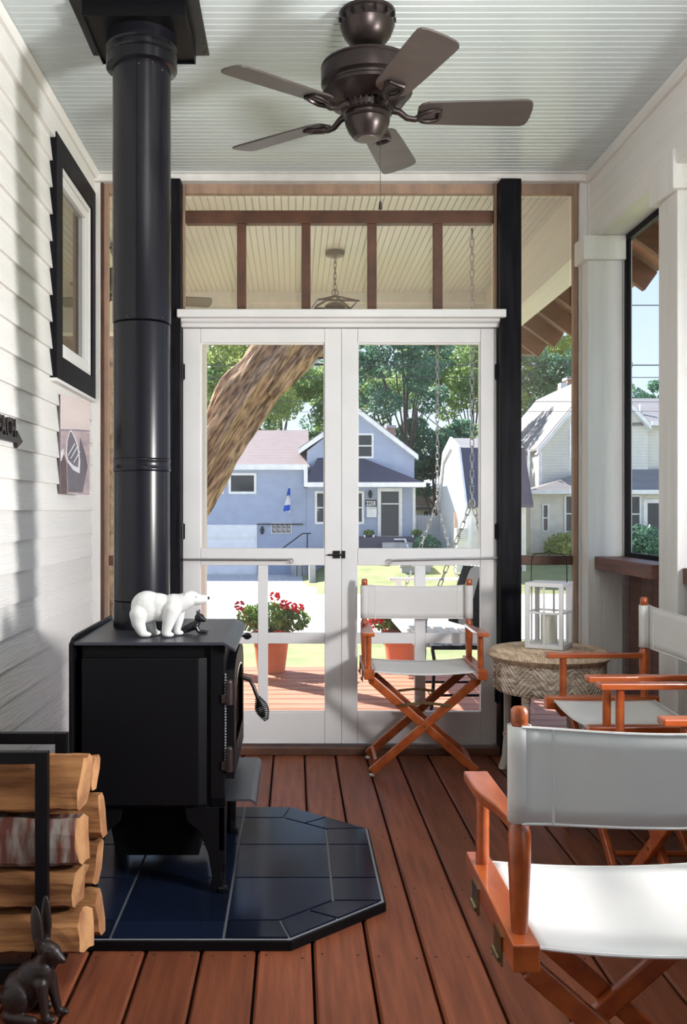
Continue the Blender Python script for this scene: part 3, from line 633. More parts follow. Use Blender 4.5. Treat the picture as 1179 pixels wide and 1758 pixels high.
# ================================================================== CEILING FANS
def fan(loc, label):
    x, y = loc
    r = thing('ceiling_fan', label, 'fan', (x, y, ZC), 'bronze ceiling fans')
    r.location = (0, 0, 0)
    z = lambda q: q-1.64            # height relative to the ceiling, given the height above the eye
    MB().lathe([(.04, z(1.525)), (.055, z(1.53)), (.078, z(1.56)), (.088, z(1.585)), (.090, z(1.592)), (.086, z(1.600)), (.087, z(1.622)), (.092, z(1.626)), (.092, z(1.635))], n=40).build('canopy', 'bronze', r, smooth=True)
    MB().tube([(0, 0, z(1.485)), (0, 0, z(1.54))], .0125, 16).build('downrod', 'bronze', r, smooth=True)
    MB().lathe([(.036, z(1.462)), (.036, z(1.478)), (.028, z(1.488)), (.015, z(1.492))], n=24).build('rod_collar', 'bronze', r, smooth=True)
    MB().lathe([(.085, z(1.325)), (.12, z(1.335)), (.140, z(1.362)), (.147, z(1.368)), (.147, z(1.378)), (.141, z(1.384)), (.141, z(1.392)), (.152, z(1.400)), (.152, z(1.442)), (.149, z(1.450)), (.153, z(1.454)), (.150, z(1.460)), (.10, z(1.466)), (.03, z(1.468))], n=48).build('motor_housing', 'bronze', r, smooth=True)
    fl = MB().lathe([(.070, z(1.300)), (.085, z(1.308)), (.085, z(1.326)), (.07, z(1.33))], n=40)
    for i in range(30):
        a = 2*PI*i/30; fl.bar((.080*math.cos(a), .080*math.sin(a), z(1.305)), (.089*math.cos(a), .089*math.sin(a), z(1.328)), .006, .006)
    fl.build('flywheel', 'bronze', r, smooth=True)
    MB().lathe([(.035, z(1.222)), (.046, z(1.224)), (.062, z(1.245)), (.071, z(1.265)), (.074, z(1.278)), (.071, z(1.284)), (.075, z(1.288)), (.075, z(1.296)), (.068, z(1.300)), (.05, z(1.302))], n=40).build('switch_housing', 'bronze', r, smooth=True)
    MB().lathe([(.004, z(1.219)), (.034, z(1.2195)), (.036, z(1.2225))], n=32).build('bottom_cap', 'blade', r, smooth=True)
    vn = MB()
    for i in range(14):
        a = 2*PI*i/14; vn.box(0, 0, 0, 0, 0, 0) if False else vn.bar((.0885*math.cos(a), .0885*math.sin(a), z(1.604)), (.0885*math.cos(a), .0885*math.sin(a), z(1.620)), .005, .012, up=(math.cos(a), math.sin(a), 0))
    vn.build('canopy_vents', 'wire', r, kind='stuff')
    # blade, built along +X then rotated
    L0, L1 = .165, .535; zb = z(1.304)
    th = math.radians(13); up = []
    def bp(u, v):   # u along, v across
        return (u, v*math.cos(th), -v*math.sin(th)+zb)
    out = []
    for u, hw in ((L0, .030), (L0+.012, .046), (L0+.035, .055), (.30, .060), (.49, .066), (.515, .0655), (.528, .058), (.534, .045), (.5375, .02)): out.append((u, hw))
    poly = out+[(u, -h_) for u, h_ in reversed(out)]
    n = len(poly); vs = [bp(*p) for p in poly]+[(a, b, c+.006) for a, b, c in (bp(*p) for p in poly)]
    fs = [tuple(range(n)), tuple(range(2*n-1, n-1, -1))]+[(i, (i+1) % n, n+(i+1) % n, n+i) for i in range(n)]
    for k_ in range(5):
        a = 2*PI*k_/5; R = Matrix.Rotation(a, 3, 'Z')
        T = lambda L: [tuple(R @ Vector(p)) for p in L]
        b_ = MB().add(T(vs), fs).build('blade', 'blade', r)
        # iron: S-arm splitting into an open loop under the blade root
        im = MB()
        im.tube(T([(.078, 0, zb+.012), (.105, 0, zb+.006), (.130, 0, zb-.014), (.155, .0, zb-.018), (.17, 0, zb-.012)]), [.013, .011, .010, .010, .011], 10)
        for s_ in (1, -1):
            im.tube(T([(.165, s_*.004, zb-.014), (.185, s_*.022, zb-.012-s_*.004), (.215, s_*.027, zb-.007-s_*.006), (.236, s_*.022, zb-.004-s_*.005)]), [.009, .008, .007, .006], 8)
        im.tube(T([(.236, .024, zb-.009), (.238, 0, zb-.006), (.236, -.024, zb+.001)]), .007, 8)
        im.build('blade_iron', 'bronze', r, smooth=True)
    ch = MB()
    for i in range(62): ch.ell((.012+.028, -.03, z(1.222)-.0035*i), (.0016, .0016, .0016), n=6)
    pc = ch.build('pull_chain', 'castiron', r)
    MB().lathe([(.002, .028), (.004, .022), (.0065, .004), (.0055, 0), (.002, -.001)], (.040, -.03, z(.98)), 12).build('pull_fob', 'bronze', pc, smooth=True)
    r.location = (x, y, ZC)
    return r
f1 = fan((.24, 3.10), 'dark bronze five-blade ceiling fan on the pale green porch ceiling')
f2 = dup(f1, (-1.04, 5.8, ZC), math.radians(14), 'dark ceiling fan on the outer porch, mostly hidden behind the stovepipe')
# chains (ovals)
def chain(mb, p0, p1, L=.05, w=.011, r=.0028):
    p0, p1 = Vector(p0), Vector(p1); d = p1-p0; n = max(1, round(d.length/(L*.8))); dn = d.normalized()
    e = Vector((1, 0, 0)) if abs(dn.x) < .8 else Vector((0, 1, 0)); e1 = (e-dn*e.dot(dn)).normalized(); e2 = dn.cross(e1)
    e1, e2 = (e1+e2*.6).normalized(), (e2-e1*.6).normalized()
    for i in range(n):
        c = p0+d*(i+.5)/n; q = e1 if i % 2 else e2; h = L/2-w
        pts = [c+dn*(h*(1 if -PI/2 <= a-PI/2*0 and math.sin(a) >= 0 else -1)+w*math.sin(a))+q*w*math.cos(a) for a in [2*PI*(j+.5)/10 for j in range(10)]]
        mb.tube(pts, r, 5, closed=True)
    return mb
pl = thing('pendant_lantern', 'black iron pendant lantern on a chain above the outer deck', 'lantern', (.257, 5.95, ZC))
lx, ly = .257, 5.95
MB().lathe([(.02, -.045), (.055, -.035), (.062, -.02), (.062, -.006)], (lx, ly, ZC), 24).build('canopy', 'bronze', pl, smooth=True)
chain(MB(), (lx, ly, ZC-.04), (lx, ly, CH+1.36), .042, .008, .0026).build('chain', 'castiron', pl, kind='stuff')
h = .125; zt, zb_ = CH+1.30, CH+.94
lf = MB(); R45 = Matrix.Rotation(math.radians(8), 3, 'Z')
cs = [Vector((lx, ly, 0))+R45 @ Vector((a*h, b*h, 0)) for a, b in ((-1, -1), (1, -1), (1, 1), (-1, 1))]
for i in range(4):
    a, b = cs[i], cs[(i+1) % 4]
    lf.bar((a.x, a.y, zb_), (a.x, a.y, zt), .012, .012)
    for z in (zb_, zt): lf.bar((a.x, a.y, z), (b.x, b.y, z), .012, .012)
    lf.bar((a.x, a.y, zt), (lx, ly, zt+.055), .014, .010)
lf.build('iron_frame', 'bronze', pl)
MB().lathe([(.062, 0), (.066, .01), (.066, .07), (.05, .085), (.02, .095)], (lx, ly, zt-.08), 24).build('lamp_shade', 'bronze', pl, smooth=True)
MB().tube([(lx+.0+.02*math.cos(a), ly, zt+.075+.02*math.sin(a)) for a in [2*PI*i/12 for i in range(12)]], .003, 6, closed=True).build('top_ring', 'bronze', pl, smooth=True)

# ================================================================== DIRECTOR'S CHAIRS
def directors_chair(label):
    r = thing('directors_chair', label, 'chair', (0, 0, 0), "folding director's chairs")
    H = .248
    for s in (-1, 1):
        x = s*H
        MB().prism([(-.222, .440), (.200, .440), (.200, .485), (-.214, .485), (-.222, .477)], 0, x-.022, x+.022).build('side_rail', 'chairwood', r, bevel=.003)
        MB().tube([(x, -.155, .480), (x, -.155, .630)], .0135, 14).build('arm_post', 'chairwood', r, smooth=True)
        MB().tube([(x, .15, .480), (x, .15, .60), (x, .15, .645), (x, .15, .658), (x, .15, .662), (x, .15, .672), (x, .15, .825), (x, .15, .828), (x, .15, .850), (x, .15, .856)],
                  [.0135, .019, .0195, .0165, .0135, .0125, .0125, .0145, .0145, .010], 14).build('back_post', 'chairwood', r, smooth=True)
        # armrest: wide at front, waisted to the post
        o1 = [(-.222, -.024), (-.222, .026), (-.10, .026), (-.06, .022), (.0, .008), (.06, .002), (.135, .002), (.135, -.022), (-.05, -.024)]
        MB().prism([(x+s*b*1.0, a) for a, b in o1], 2, .628, .648).build('armrest', 'chairwood', r, bevel=.004)
        # shoe under the rail
        MB().prism([(-.19, .44), (.17, .44), (.15, .412), (-.17, .412)], 0, x-s*.014-.012, x-s*.014+.012).build('leg_shoe', 'chairwood', r, bevel=.003)
        fx = s*.235
        MB().tube([(fx*.90, -.115, .058), (fx*.90, .115, .058)], .0095, 10).build('stretcher', 'chairwood', r, smooth=True)
        for y in (-.10, .10):
            mb = MB().box(x+s*.022, x+s*.026, y-.028, y+.028, .415, .465).tube([(x+s*.028, y-.024, .425), (x+s*.028, y+.024, .425)], .0045, 8)
            mb.build('side_hinge', 'brass', r)
    for y, nm in ((-.14, 'f'), (.14, 'b')):
        for s in (-1, 1):
            yy = y+s*.0105*(-1 if y < 0 else 1)
            top = Vector((s*.232, yy, .425)); bot = Vector((-s*.235, yy, .018))
            d = (bot-top).normalized(); q = Vector((d.z, 0, -d.x))
            lg = MB().bar(top, bot, .038, .019, up=(0, 1, 0)).build('leg', 'chairwood', r, bevel=.004)
            MB().lathe([(.011, .0005), (.013, .003), (.013, .010)], (bot.x+s*.004, yy, 0), 14).build('glide', 'glide', lg, smooth=True)
        pv = y-.022 if y < 0 else y+.022
        MB().tube([(0, pv-.002, .2215), (0, pv+.002, .2215)], .006, 10).build('pivot_bolt', 'brass', r)
        c = .1105; z = .318
        hw = MB()
        hw.bar((-c, pv, z), (0, pv, z+.012), .012, .003, up=(0, 1, 0)).bar((0, pv-.003, z+.012), (c, pv-.003, z), .012, .003, up=(0, 1, 0))
        for q in (-c, 0, c): hw.tube([(q, pv-.006, z+(.012 if q == 0 else 0)), (q, pv+.004, z+(.012 if q == 0 else 0))], .005, 8)
        hw.build('brace_link', 'brass', r)
    # seat canvas
    W = H-.020
    def seat(u, v):
        x = -W+2*W*u; q = 1-(2*u-1)**2
        return (x, -.192+.372*v+.012*(v-.5)*q, .472-.013*q-.003*math.sin(PI*v))
    MB().grid(seat, 20, 10).build('canvas_seat', 'canvas', r, smooth=True, solid=.003)
    for v in (0.0, 1.0): MB().tube([seat(i/20, v) for i in range(21)], .0032, 6).build('seat_hem', 'canvas', r, smooth=True)
    MB().tube([(-W+.004, -.193, .468), (-W-.012, -.196, .448), (-W-.010, -.190, .437)], .004, 6).build('seat_dowel_end', 'canvas', r, smooth=True); MB().tube([(W-.004, -.193, .468), (W+.012, -.196, .448), (W+.010, -.190, .437)], .004, 6).build('seat_dowel_end', 'canvas', r, smooth=True)
    # back canvas: two sleeves and a bowed band with stitched seams
    z0, z1 = .668, .826
    for s in (-1, 1):
        x = s*H
        MB().grid(lambda u, v: (x+.0185*math.cos(2*PI*u), .15+.0185*math.sin(2*PI*u), z0+(z1-z0)*v), 20, 4).build('back_sleeve', 'canvas', r, smooth=True, solid=.002)
    def back(u, v):
        x = -H+2*H*u; q = 1-(2*u-1)**2
        return (x, .15+.0175*abs(2*u-1)**6+.028*q, z0+(z1-z0)*v-.010*q*(1 if v > .5 else .35))
    MB().grid(back, 24, 6).build('canvas_back', 'canvas', r, smooth=True, solid=.003)
    for u in (.105, .895): MB().tube([(back(u, v)[0], back(u, v)[1], back(u, v)[2]) for v in (0, .25, .5, .75, 1)], .0034, 6).build('back_seam', 'canvas', r, smooth=True)
    for v in (0., 1.): MB().tube([back(i/24, v) for i in range(25)], .0028, 6).build('back_hem', 'canvas', r, smooth=True)
    return r
cA = directors_chair("director's chair with white canvas, facing the camera against the screen doors")
cB = dup(cA, (1.165, 3.30, 0), math.radians(-90), "director's chair facing left beside the wicker stool, far one of the pair")
cD = dup(cA, (1.165, 2.68, 0), math.radians(-90), "director's chair facing left at right edge, just behind the nearest chair")
cC = dup(cA, (.62, 1.71, 0), math.radians(180), "nearest director's chair, seen from behind at lower right")
cA.location = (.580, 4.345, 0); cA.rotation_euler.z = math.radians(-1.0)

# ================================================================== STOOL + LANTERN
sx_, sy_ = 1.125, 4.17
ws = thing('wicker_stool', 'round woven wicker stool with pale bamboo legs in the corner', 'stool', (sx_, sy_, 0))
MB().lathe([(.18, .520), (.235, .523), (.256, .533), (.262, .545), (.258, .556), (.24, .566), (.20, .572), (.10, .577), (.01, .578)], (sx_, sy_, 0), 56).build('stool_top', 'wickertop', ws, smooth=True)
cn = MB()
for i in range(150):
    a = 2*PI*i/150; c_, s_ = math.cos(a), math.sin(a); a2 = a+.05; c2, s2 = math.cos(a2), math.sin(a2)
    cn.tube([(sx_+c_*.205, sy_+s_*.205, .5725), (sx_+c_*.243, sy_+s_*.243, .567), (sx_+.2635*math.cos(a+.02), sy_+.2635*math.sin(a+.02), .546), (sx_+c2*.240, sy_+s2*.240, .523)], .0042, 5)
for rr in [i*.0125+.012 for i in range(15)]:
    cn.tube([(sx_+rr*math.cos(a), sy_+rr*math.sin(a), .5785-.004*(rr/.2)**2) for a in [2*PI*i/36 for i in range(36)]], .0045, 5, closed=True)
cn.build('cane_windings', 'wickertop', ws, smooth=True, kind='stuff')
MB().lathe([(.205, .385), (.225, .388), (.236, .410), (.240, .45), (.236, .50), (.232, .522)], (sx_, sy_, 0), 56).build('woven_apron', 'wicker', ws, smooth=True)
hb = MB()        # herringbone strands
for row in range(11):
    z = .395+row*.0118
    for i in range(72):
        a = 2*PI*(i+.5*(row % 2))/72; zig = 1 if ((i//4) % 2) else -1
        rr = .2395-.0*row-(.012 if row == 0 else 0)
        p = lambda da, dz: (sx_+(rr+.001)*math.cos(a+da), sy_+(rr+.001)*math.sin(a+da), z+dz)
        hb.tube([p(-.040, -.006*zig), p(0, 0), p(.040, .006*zig)], [.002, .0042, .002], 5)
hb.build('herringbone_strands', 'wicker', ws, smooth=True, kind='stuff')
for a in (math.radians(228), math.radians(318), math.radians(138), math.radians(48)):
    c_, s_ = math.cos(a), math.sin(a); P = lambda r_, z: (sx_+c_*r_, sy_+s_*r_, z)
    lg = MB().tube([P(.205, .52), P(.205, .30), P(.207, .16), P(.215, .06), P(.232, .0)], [.017, .017, .016, .017, .019], 12).build('leg', 'bamboo', ws, smooth=True)
    for zc in (.375, .165): MB().lathe([(.0195, -.010), (.021, -.006), (.0195, -.002), (.021, .002), (.0195, .006)], (P(.206, 0)[0], P(.206, 0)[1], zc), 14).build('cane_wrap', 'wickertop', lg, smooth=True)
lc = Vector((1.117, 4.14, .5835)); th = math.radians(31)
ln = thing('candle_lantern', 'white wooden candle lantern with wire handle on the wicker stool', 'lantern', lc)
Rl = Matrix.Rotation(-th, 3, 'Z'); h = .0825; HL = .285
def LB(name, x0, x1, y0, y1, z0, z1, m='white', par=None, bev=.0015):
    mb = B(x0, x1, y0, y1, z0, z1); mb.v = [tuple(lc+Rl @ Vector(v)) for v in mb.v]
    return mb.build(name, m, par or ln, bevel=bev)
LB('lantern_base', -h, h, -h, h, .0, .018); LB('top_frame', -h, h, -h, h, HL-.018, HL)
for a in (-1, 1):
    for b in (-1, 1): LB('corner_post', a*h-.009*a-.009, a*h-.009*a+.009, b*h-.009*b-.009, b*h-.009*b+.009, .018, HL-.018)
for s in (-1, 1):
    LB('muntin', -.004, .004, s*h-s*.005-.004, s*h-s*.005+.004, .018, HL-.018); LB('muntin', s*h-s*.005-.004, s*h-s*.005+.004, -.004, .004, .018, HL-.018)
    LB('crossbar', -h+.018, h-.018, s*h-s*.006-.005, s*h-s*.006+.005, .150, .159); LB('crossbar', s*h-s*.006-.005, s*h-s*.006+.005, -h+.018, h-.018, .150, .159)
MB().lathe([(.034, 0), (.036, .003), (.036, .120), (.033, .124), (.01, .122)], lc+Vector((.0, .0, .0185)), 28).build('candle', 'candle', ln, smooth=True)
MB().tube([lc+Vector((0, 0, .140)), lc+Vector((.001, 0, .152))], .0012, 6).build('wick', 'wire', ln)
pa = Rl @ Vector((-h*.95, 0, 0)); pts = []
for u, z in ((-1, HL-.012), (-1, HL+.05), (-.98, HL+.095), (-.90, HL+.115), (-.75, HL+.122), (-.35, HL+.124), (-.15, HL+.127), (0, HL+.138), (.15, HL+.127), (.35, HL+.124), (.75, HL+.122), (.90, HL+.115), (.98, HL+.095), (1, HL+.05), (1, HL-.012)):
    pts.append(lc+Vector((u*pa.x*-1, u*pa.y*-1, z)))
MB().tube(pts, .0022, 6).build('wire_handle', 'wire', ln, smooth=True)

# ================================================================== FIREWOOD + RACK + FIGURES
rk = thing('firewood_rack', 'black steel firewood rack against the siding at the left edge', 'rack', (-.79, 2.4, 0))
for y in (2.30, 2.495):
    for x in (-.614, -.955): B(x-.0155, x+.0155, y-.012, y+.012, .0, .594).build('upright', 'black', rk, bevel=.002)
    B(-.9395, -.6295, y-.012, y+.012, .565, .594).build('top_bar', 'black', rk, bevel=.002)
    B(-.9395, -.6295, y-.012, y+.012, .030, .072).build('bottom_bar', 'black', rk, bevel=.002)
for x in (-.614, -.955): B(x-.0155, x+.0155, 2.312, 2.483, .030, .055).build('side_bar', 'black', rk, bevel=.002)
MB().tube([(-.79, 2.312, .585), (-.79, 2.483, .585)], .011, 12).build('handle_bar', 'pipe', rk, smooth=True)
def log(x0, x1, y0, y1, z0, z1, label, seed, m=('wood_log', 'wood_end'), bark=False):
    rd = random.Random(seed); cy, cz = (y0+y1)/2, (z0+z1)/2; hy_, hz_ = (y1-y0)/2, (z1-z0)/2
    n = rd.choice((5, 6, 7)); base = []
    for i in range(12):
        a = 2*PI*i/12+.1
        k_ = 1/max(abs(math.cos(a)), abs(math.sin(a)), .72)   # squarish split section
        base.append((math.cos(a)*hy_*k_*rd.uniform(.84, 1.0), math.sin(a)*hz_*k_*rd.uniform(.86, 1.0)))
    base = [(max(-hy_, min(hy_, a)), max(-hz_, min(hz_, b))) for a, b in base]
    NX = 14; mb = MB(); vs = []
    for i in range(NX+1):
        u = i/NX; x = x0+(x1-x0)*u; wv = [rd.uniform(-.002, .002) for _ in range(12)]
        for j, (a, b) in enumerate(base):
            xx = x
            if i in (0, NX): xx += (a*rd.uniform(.05, .25)) + .1*b*(1 if seed % 2 else -1)
            vs.append((xx, cy+a*(1-.03*math.sin(3*u+seed))+wv[j]*.6, cz+b*(1-.03*math.cos(4*u+seed))+wv[j]))
    fs = [(i*12+j, (i+1)*12+j, (i+1)*12+(j+1) % 12, i*12+(j+1) % 12) for i in range(NX) for j in range(12)]
    mb.add(vs, fs, 0); mb.add([vs[j] for j in range(12)], [tuple(range(12))], 1); mb.add([vs[NX*12+j] for j in range(12)], [tuple(range(12))], 1)
    o = mb.build('firewood_log', list(m)); tag(o, label, 'log', 'split logs in the firewood rack')
    return o
gl = 'split logs in the firewood rack'
log(-.93, -.525, 2.318, 2.415, .425, .572, 'topmost pale split log in the front of the firewood rack', 1)
log(-.93, -.530, 2.318, 2.418, .295, .420, 'birch log with peeling grey-red bark, second from top in rack front', 2, m=('bark', 'wood_end'))
log(-.93, -.538, 2.318, 2.416, .190, .292, 'brown split log third from the top in the rack front', 3)
log(-.93, -.522, 2.318, 2.418, .075, .186, 'lowest split log in the rack front, behind the iron hare', 4)
log(-.93, -.515, 2.422, 2.478, .455, .545, 'small bark-edged log behind the topmost log of the rack', 5)
log(-.93, -.498, 2.424, 2.480, .335, .450, 'split log behind the birch bark log in the rack', 6)
log(-.93, -.507, 2.422, 2.476, .205, .330, 'thin split log behind the third log of the rack', 7)
log(-.93, -.503, 2.424, 2.480, .078, .200, 'low split log at the back of the rack beside the hearth pad', 8)

def blob(name, label, cat, m, loc, els, voxel, smooth_it=6, parent=None):
    """one continuous figure: overlapping volumes fused by a voxel remesh"""
    mb = MB()
    for e in els:
        if e[0] == 'e':
            _, c, r, ry = e[:4]; rz = e[4] if len(e) > 4 else 0
            mb.ell(c, r, Matrix.Rotation(rz, 3, 'Z') @ Matrix.Rotation(ry, 3, 'Y'), 18)
        else:
            _, pts, rs = e; mb.tube(pts, rs, 14)
            mb.ell(pts[0], (rs[0],)*3); mb.ell(pts[-1], (rs[-1],)*3)
    mb.v = [(v[0]+loc[0], v[1]+loc[1], v[2]+loc[2]) for v in mb.v]
    r = None
    if parent is None:
        r = thing(name, label, cat, loc); o = mb.build('body', m, r, fix=False)
    else: o = mb.build(name, m, parent, fix=False)
    q = o.modifiers.new('fuse', 'REMESH'); q.mode = 'VOXEL'; q.voxel_size = voxel; q.use_smooth_shade = True
    q = o.modifiers.new('soften', 'SMOOTH'); q.iterations = smooth_it; q.factor = .5
    return r or o
# polar bear, x forward. Height .15, length .245
k_ = .001
bear = blob('polar_bear_figurine', 'white ceramic polar bear standing on the stove top', 'figurine', 'bear', (-.405, 2.925, ST+.001), [
    ('e', (-.050, 0, .092), (.052, .036, .050), .12), ('e', (-.060, 0, .108), (.034, .030, .030), 0), ('e', (-.005, 0, .083), (.046, .033, .038), -.1), ('e', (-.072, 0, .075), (.030, .034, .042), .2),
    ('e', (.030, 0, .092), (.032, .032, .038), .2), ('e', (.030, 0, .110), (.022, .022, .020), 0), ('e', (-.012, 0, .100), (.048, .032, .034), .25),
    ('t', [(.030, 0, .100), (.056, 0, .104), (.078, 0, .114)], [.033, .029, .026]),
    ('e', (.085, 0, .119), (.028, .0215, .0235), .1), ('t', [(.095, 0, .116), (.112, 0, .114), (.126, 0, .1155)], [.0200, .0170, .0135]),
    ('e', (.072, -.018, .131), (.0065, .0035, .0075), .4), ('e', (.072, .018, .131), (.0065, .0035, .0075), .4),
    ('t', [(-.074, -.020, .070), (-.074, -.022, .040), (-.062, -.022, .014)], [.029, .021, .0145]), ('e', (-.052, -.022, .009), (.019, .013, .009), 0),
    ('t', [(-.055, .020, .065), (-.048, .022, .040), (-.038, .022, .014)], [.027, .021, .0145]), ('e', (-.030, .022, .009), (.019, .013, .009), 0),
    ('t', [(.030, -.020, .085), (.020, -.024, .052), (.010, -.024, .014)], [.028, .0205, .0135]), ('e', (.018, -.024, .0085), (.0185, .013, .0085), 0),
    ('t', [(.040, .020, .080), (.042, .022, .048), (.036, .022, .014)], [.026, .018, .0125]), ('e', (.042, .022, .0085), (.0185, .012, .0085), 0)], .0022, 16)
bl = bear.location
nb = MB().ell(bl+Vector((.1390, 0, .1185)), (.0045, .0062, .0056)); nb.build('nose', 'blackglaze', bear, smooth=True)
for s in (-1, 1): MB().ell(bl+Vector((.103, s*.0195, .1235)), (.0018, .0014, .0018), n=8).build('eye', 'blackglaze', bear)
cub = blob('bulldog_figurine', 'small black glossy lying bulldog figurine beside the polar bear', 'figurine', 'blackglaze', (-.315, 3.00, ST+.001), [
    ('t', [(-.048, 0, .006), (-.030, 0, .012), (-.008, 0, .022)], [.006, .012, .014]), ('e', (-.038, -.008, .008), (.013, .006, .008), 0),
    ('t', [(-.008, 0, .022), (.004, 0, .030), (.010, 0, .042)], [.014, .012, .010]), ('e', (.014, 0, .049), (.0160, .0155, .0145), 0), ('e', (.027, 0, .043), (.008, .0105, .008), 0),
    ('e', (.008, -.010, .066), (.0035, .0042, .009), -.1), ('e', (.012, .010, .067), (.0035, .0042, .009), .1),
    ('t', [(.004, -.009, .020), (.012, -.010, .006), (.036, -.010, .004)], [.008, .0055, .004]), ('t', [(.004, .009, .020), (.014, .010, .006), (.038, .010, .004)], [.008, .0055, .004])], .0015, 3)
hare = blob('iron_hare', 'dark cast iron hare sitting on the deck before the firewood', 'figurine', 'castiron', (-.60, 2.20, .0005), [
    ('e', (-.040, 0, .055), (.045, .036, .050), 0), ('e', (-.015, 0, .085), (.040, .030, .048), .35), ('e', (.012, 0, .105), (.030, .026, .040), 0),
    ('e', (-.040, -.028, .047), (.034, .018, .038), .2), ('e', (-.040, .028, .045), (.034, .018, .038), .2),
    ('t', [(-.055, -.034, .012), (-.020, -.036, .010), (.010, -.037, .010)], [.014, .012, .011]), ('t', [(-.055, .034, .012), (-.020, .036, .010), (.010, .037, .010)], [.014, .012, .011]),
    ('t', [(.018, -.016, .085), (.026, -.018, .045), (.030, -.018, .012)], [.018, .0115, .010]), ('e', (.040, -.018, .008), (.018, .011, .009), 0),
    ('t', [(.024, .016, .085), (.036, .018, .045), (.044, .020, .012)], [.018, .0115, .010]), ('e', (.055, .022, .008), (.016, .010, .008), 0),
    ('t', [(.010, 0, .115), (.018, 0, .138), (.026, 0, .152)], [.022, .018, .018]),
    ('e', (.034, 0, .158), (.030, .019, .020), .45), ('t', [(.045, 0, .152), (.058, 0, .143), (.066, 0, .138)], [.015, .012, .008]), ('e', (.046, 0, .140), (.018, .013, .008), .4),
    ('e', (-.085, 0, .035), (.014, .014, .014), 0),
    ('e', (.006, -.012, .212), (.016, .0055, .056), -.10), ('e', (.018, .012, .222), (.014, .0055, .060), -.03), ('t', [(.014, -.009, .160), (.010, -.011, .185)], [.009, .008]), ('t', [(.020, .009, .160), (.018, .011, .185)], [.009, .008])], .0026, 4)
hare.rotation_euler.z = math.radians(-12)
bl = Vector((-.60, 2.20, 0))
for s in (-1, 1): MB().ell(bl+Vector((.036, s*.0185, .163)), (.0065, .003, .0055)).build('eye', 'bronze', hare, smooth=True)

# ================================================================== LEFT WALL DECOR
ap = thing('arrow_sign', 'black metal arrow sign reading BEACH on the white siding', 'sign', (XL+.02, 3.2, CH+.23))
zb = CH+.236
MB().prism([(2.77, zb), (3.285, zb), (3.285, zb-.018), (3.355, zb+.010), (3.285, zb+.044), (3.285, zb+.018), (2.77, zb+.018)], 0, XL+.016, XL+.026).build('arrow_bar', 'bronze', ap)
wdt = 0
for i, ch_ in enumerate('BEACH.'):
    o = text('letter', ch_, (XL+.018, 3.030+wdt, zb+.015), (PI/2, 0, PI/2), .095, 'bronze', ap, .007, .80)
    wdt += max(v.co.x for v in o.data.vertices)*.80+.002
for y in (2.9, 3.22): MB().tube([(XL, y, zb+.009), (XL+.02, y, zb+.009)], .003, 8).build('standoff', 'bronze', ap)
pr = thing('photo_panel', 'print of a small boat on a beach hanging below the window', 'picture', (XL+.03, 4.26, CH+.07))
qa, qb = Vector((-.974, 3.93, 0)), Vector((-.908, 4.185, 0)); qd = qb-qa; qn = Vector((qd.y, -qd.x, 0)).normalized(); pz0, pz1 = CH+.071, CH+.485
def pprint(poly, m, lift, name='print', t=.0003):
    mb = MB(); n = len(poly); base = [qa+qd*u+Vector((0, 0, pz0+(pz1-pz0)*v)) for u, v in poly]
    mb.add([p+qn*(lift*.0003) for p in base]+[p+qn*(lift*.0003+t) for p in base], [tuple(range(n)), tuple(range(2*n-1, n-1, -1))]+[(i, (i+1) % n, n+(i+1) % n, n+i) for i in range(n)])
    return mb.build(name, m, pr)
pprint([(0, 0), (1, 0), (1, 1), (0, 1)], 'hull_print', -30, 'panel', .009)
for v_ in (.15, .85): MB().tube([qb-qd*.1+Vector((0, 0, pz0+.41*v_)), (XL, qb.y, pz0+.41*v_)], .004, 6).build('standoff', 'mast', pr)
pprint([(0, 0), (1, 0), (1, 1), (0, 1)], 'sky_print', 0)
pprint([(0, 0), (1, 0), (1, .66), (.6, .68), (0, .65)], 'sand_print', 1)
pprint([(0, .63), (.5, .66), (1, .675), (1, .69), (.5, .675), (0, .65)], 'sea_print', 2)
pprint([(0, 0), (.22, 0), (.20, .32), (.12, .40), (0, .36)], 'dark_print', 2)
pprint([(.24, .02), (.75, .02), (.93, .30), (.86, .42), (.66, .60), (.60, .25), (.22, .35)], 'hull_print', 2)
pprint([(.30, .65), (.20, .55), (.17, .42), (.22, .33), (.42, .25), (.64, .22), (.66, .36), (.60, .50), (.48, .60), (.36, .66)], 'rim_print', 3)
pprint([(.31, .635), (.23, .55), (.205, .43), (.25, .35), (.42, .30), (.58, .28), (.61, .37), (.56, .49), (.46, .58), (.36, .64)], 'hull_print', 4)
for a in (.36, .44, .54): pprint([(a-.12, .40-(a-.36)*.4), (a-.10, .395-(a-.36)*.4), (a+.12, .52-(a-.36)*.4), (a+.10, .53-(a-.36)*.4)], 'rim_print', 5)
pprint([(0, .42), (.10, .46), (.10, .40), (.02, .33), (0, .33)], 'rim_print', 3)

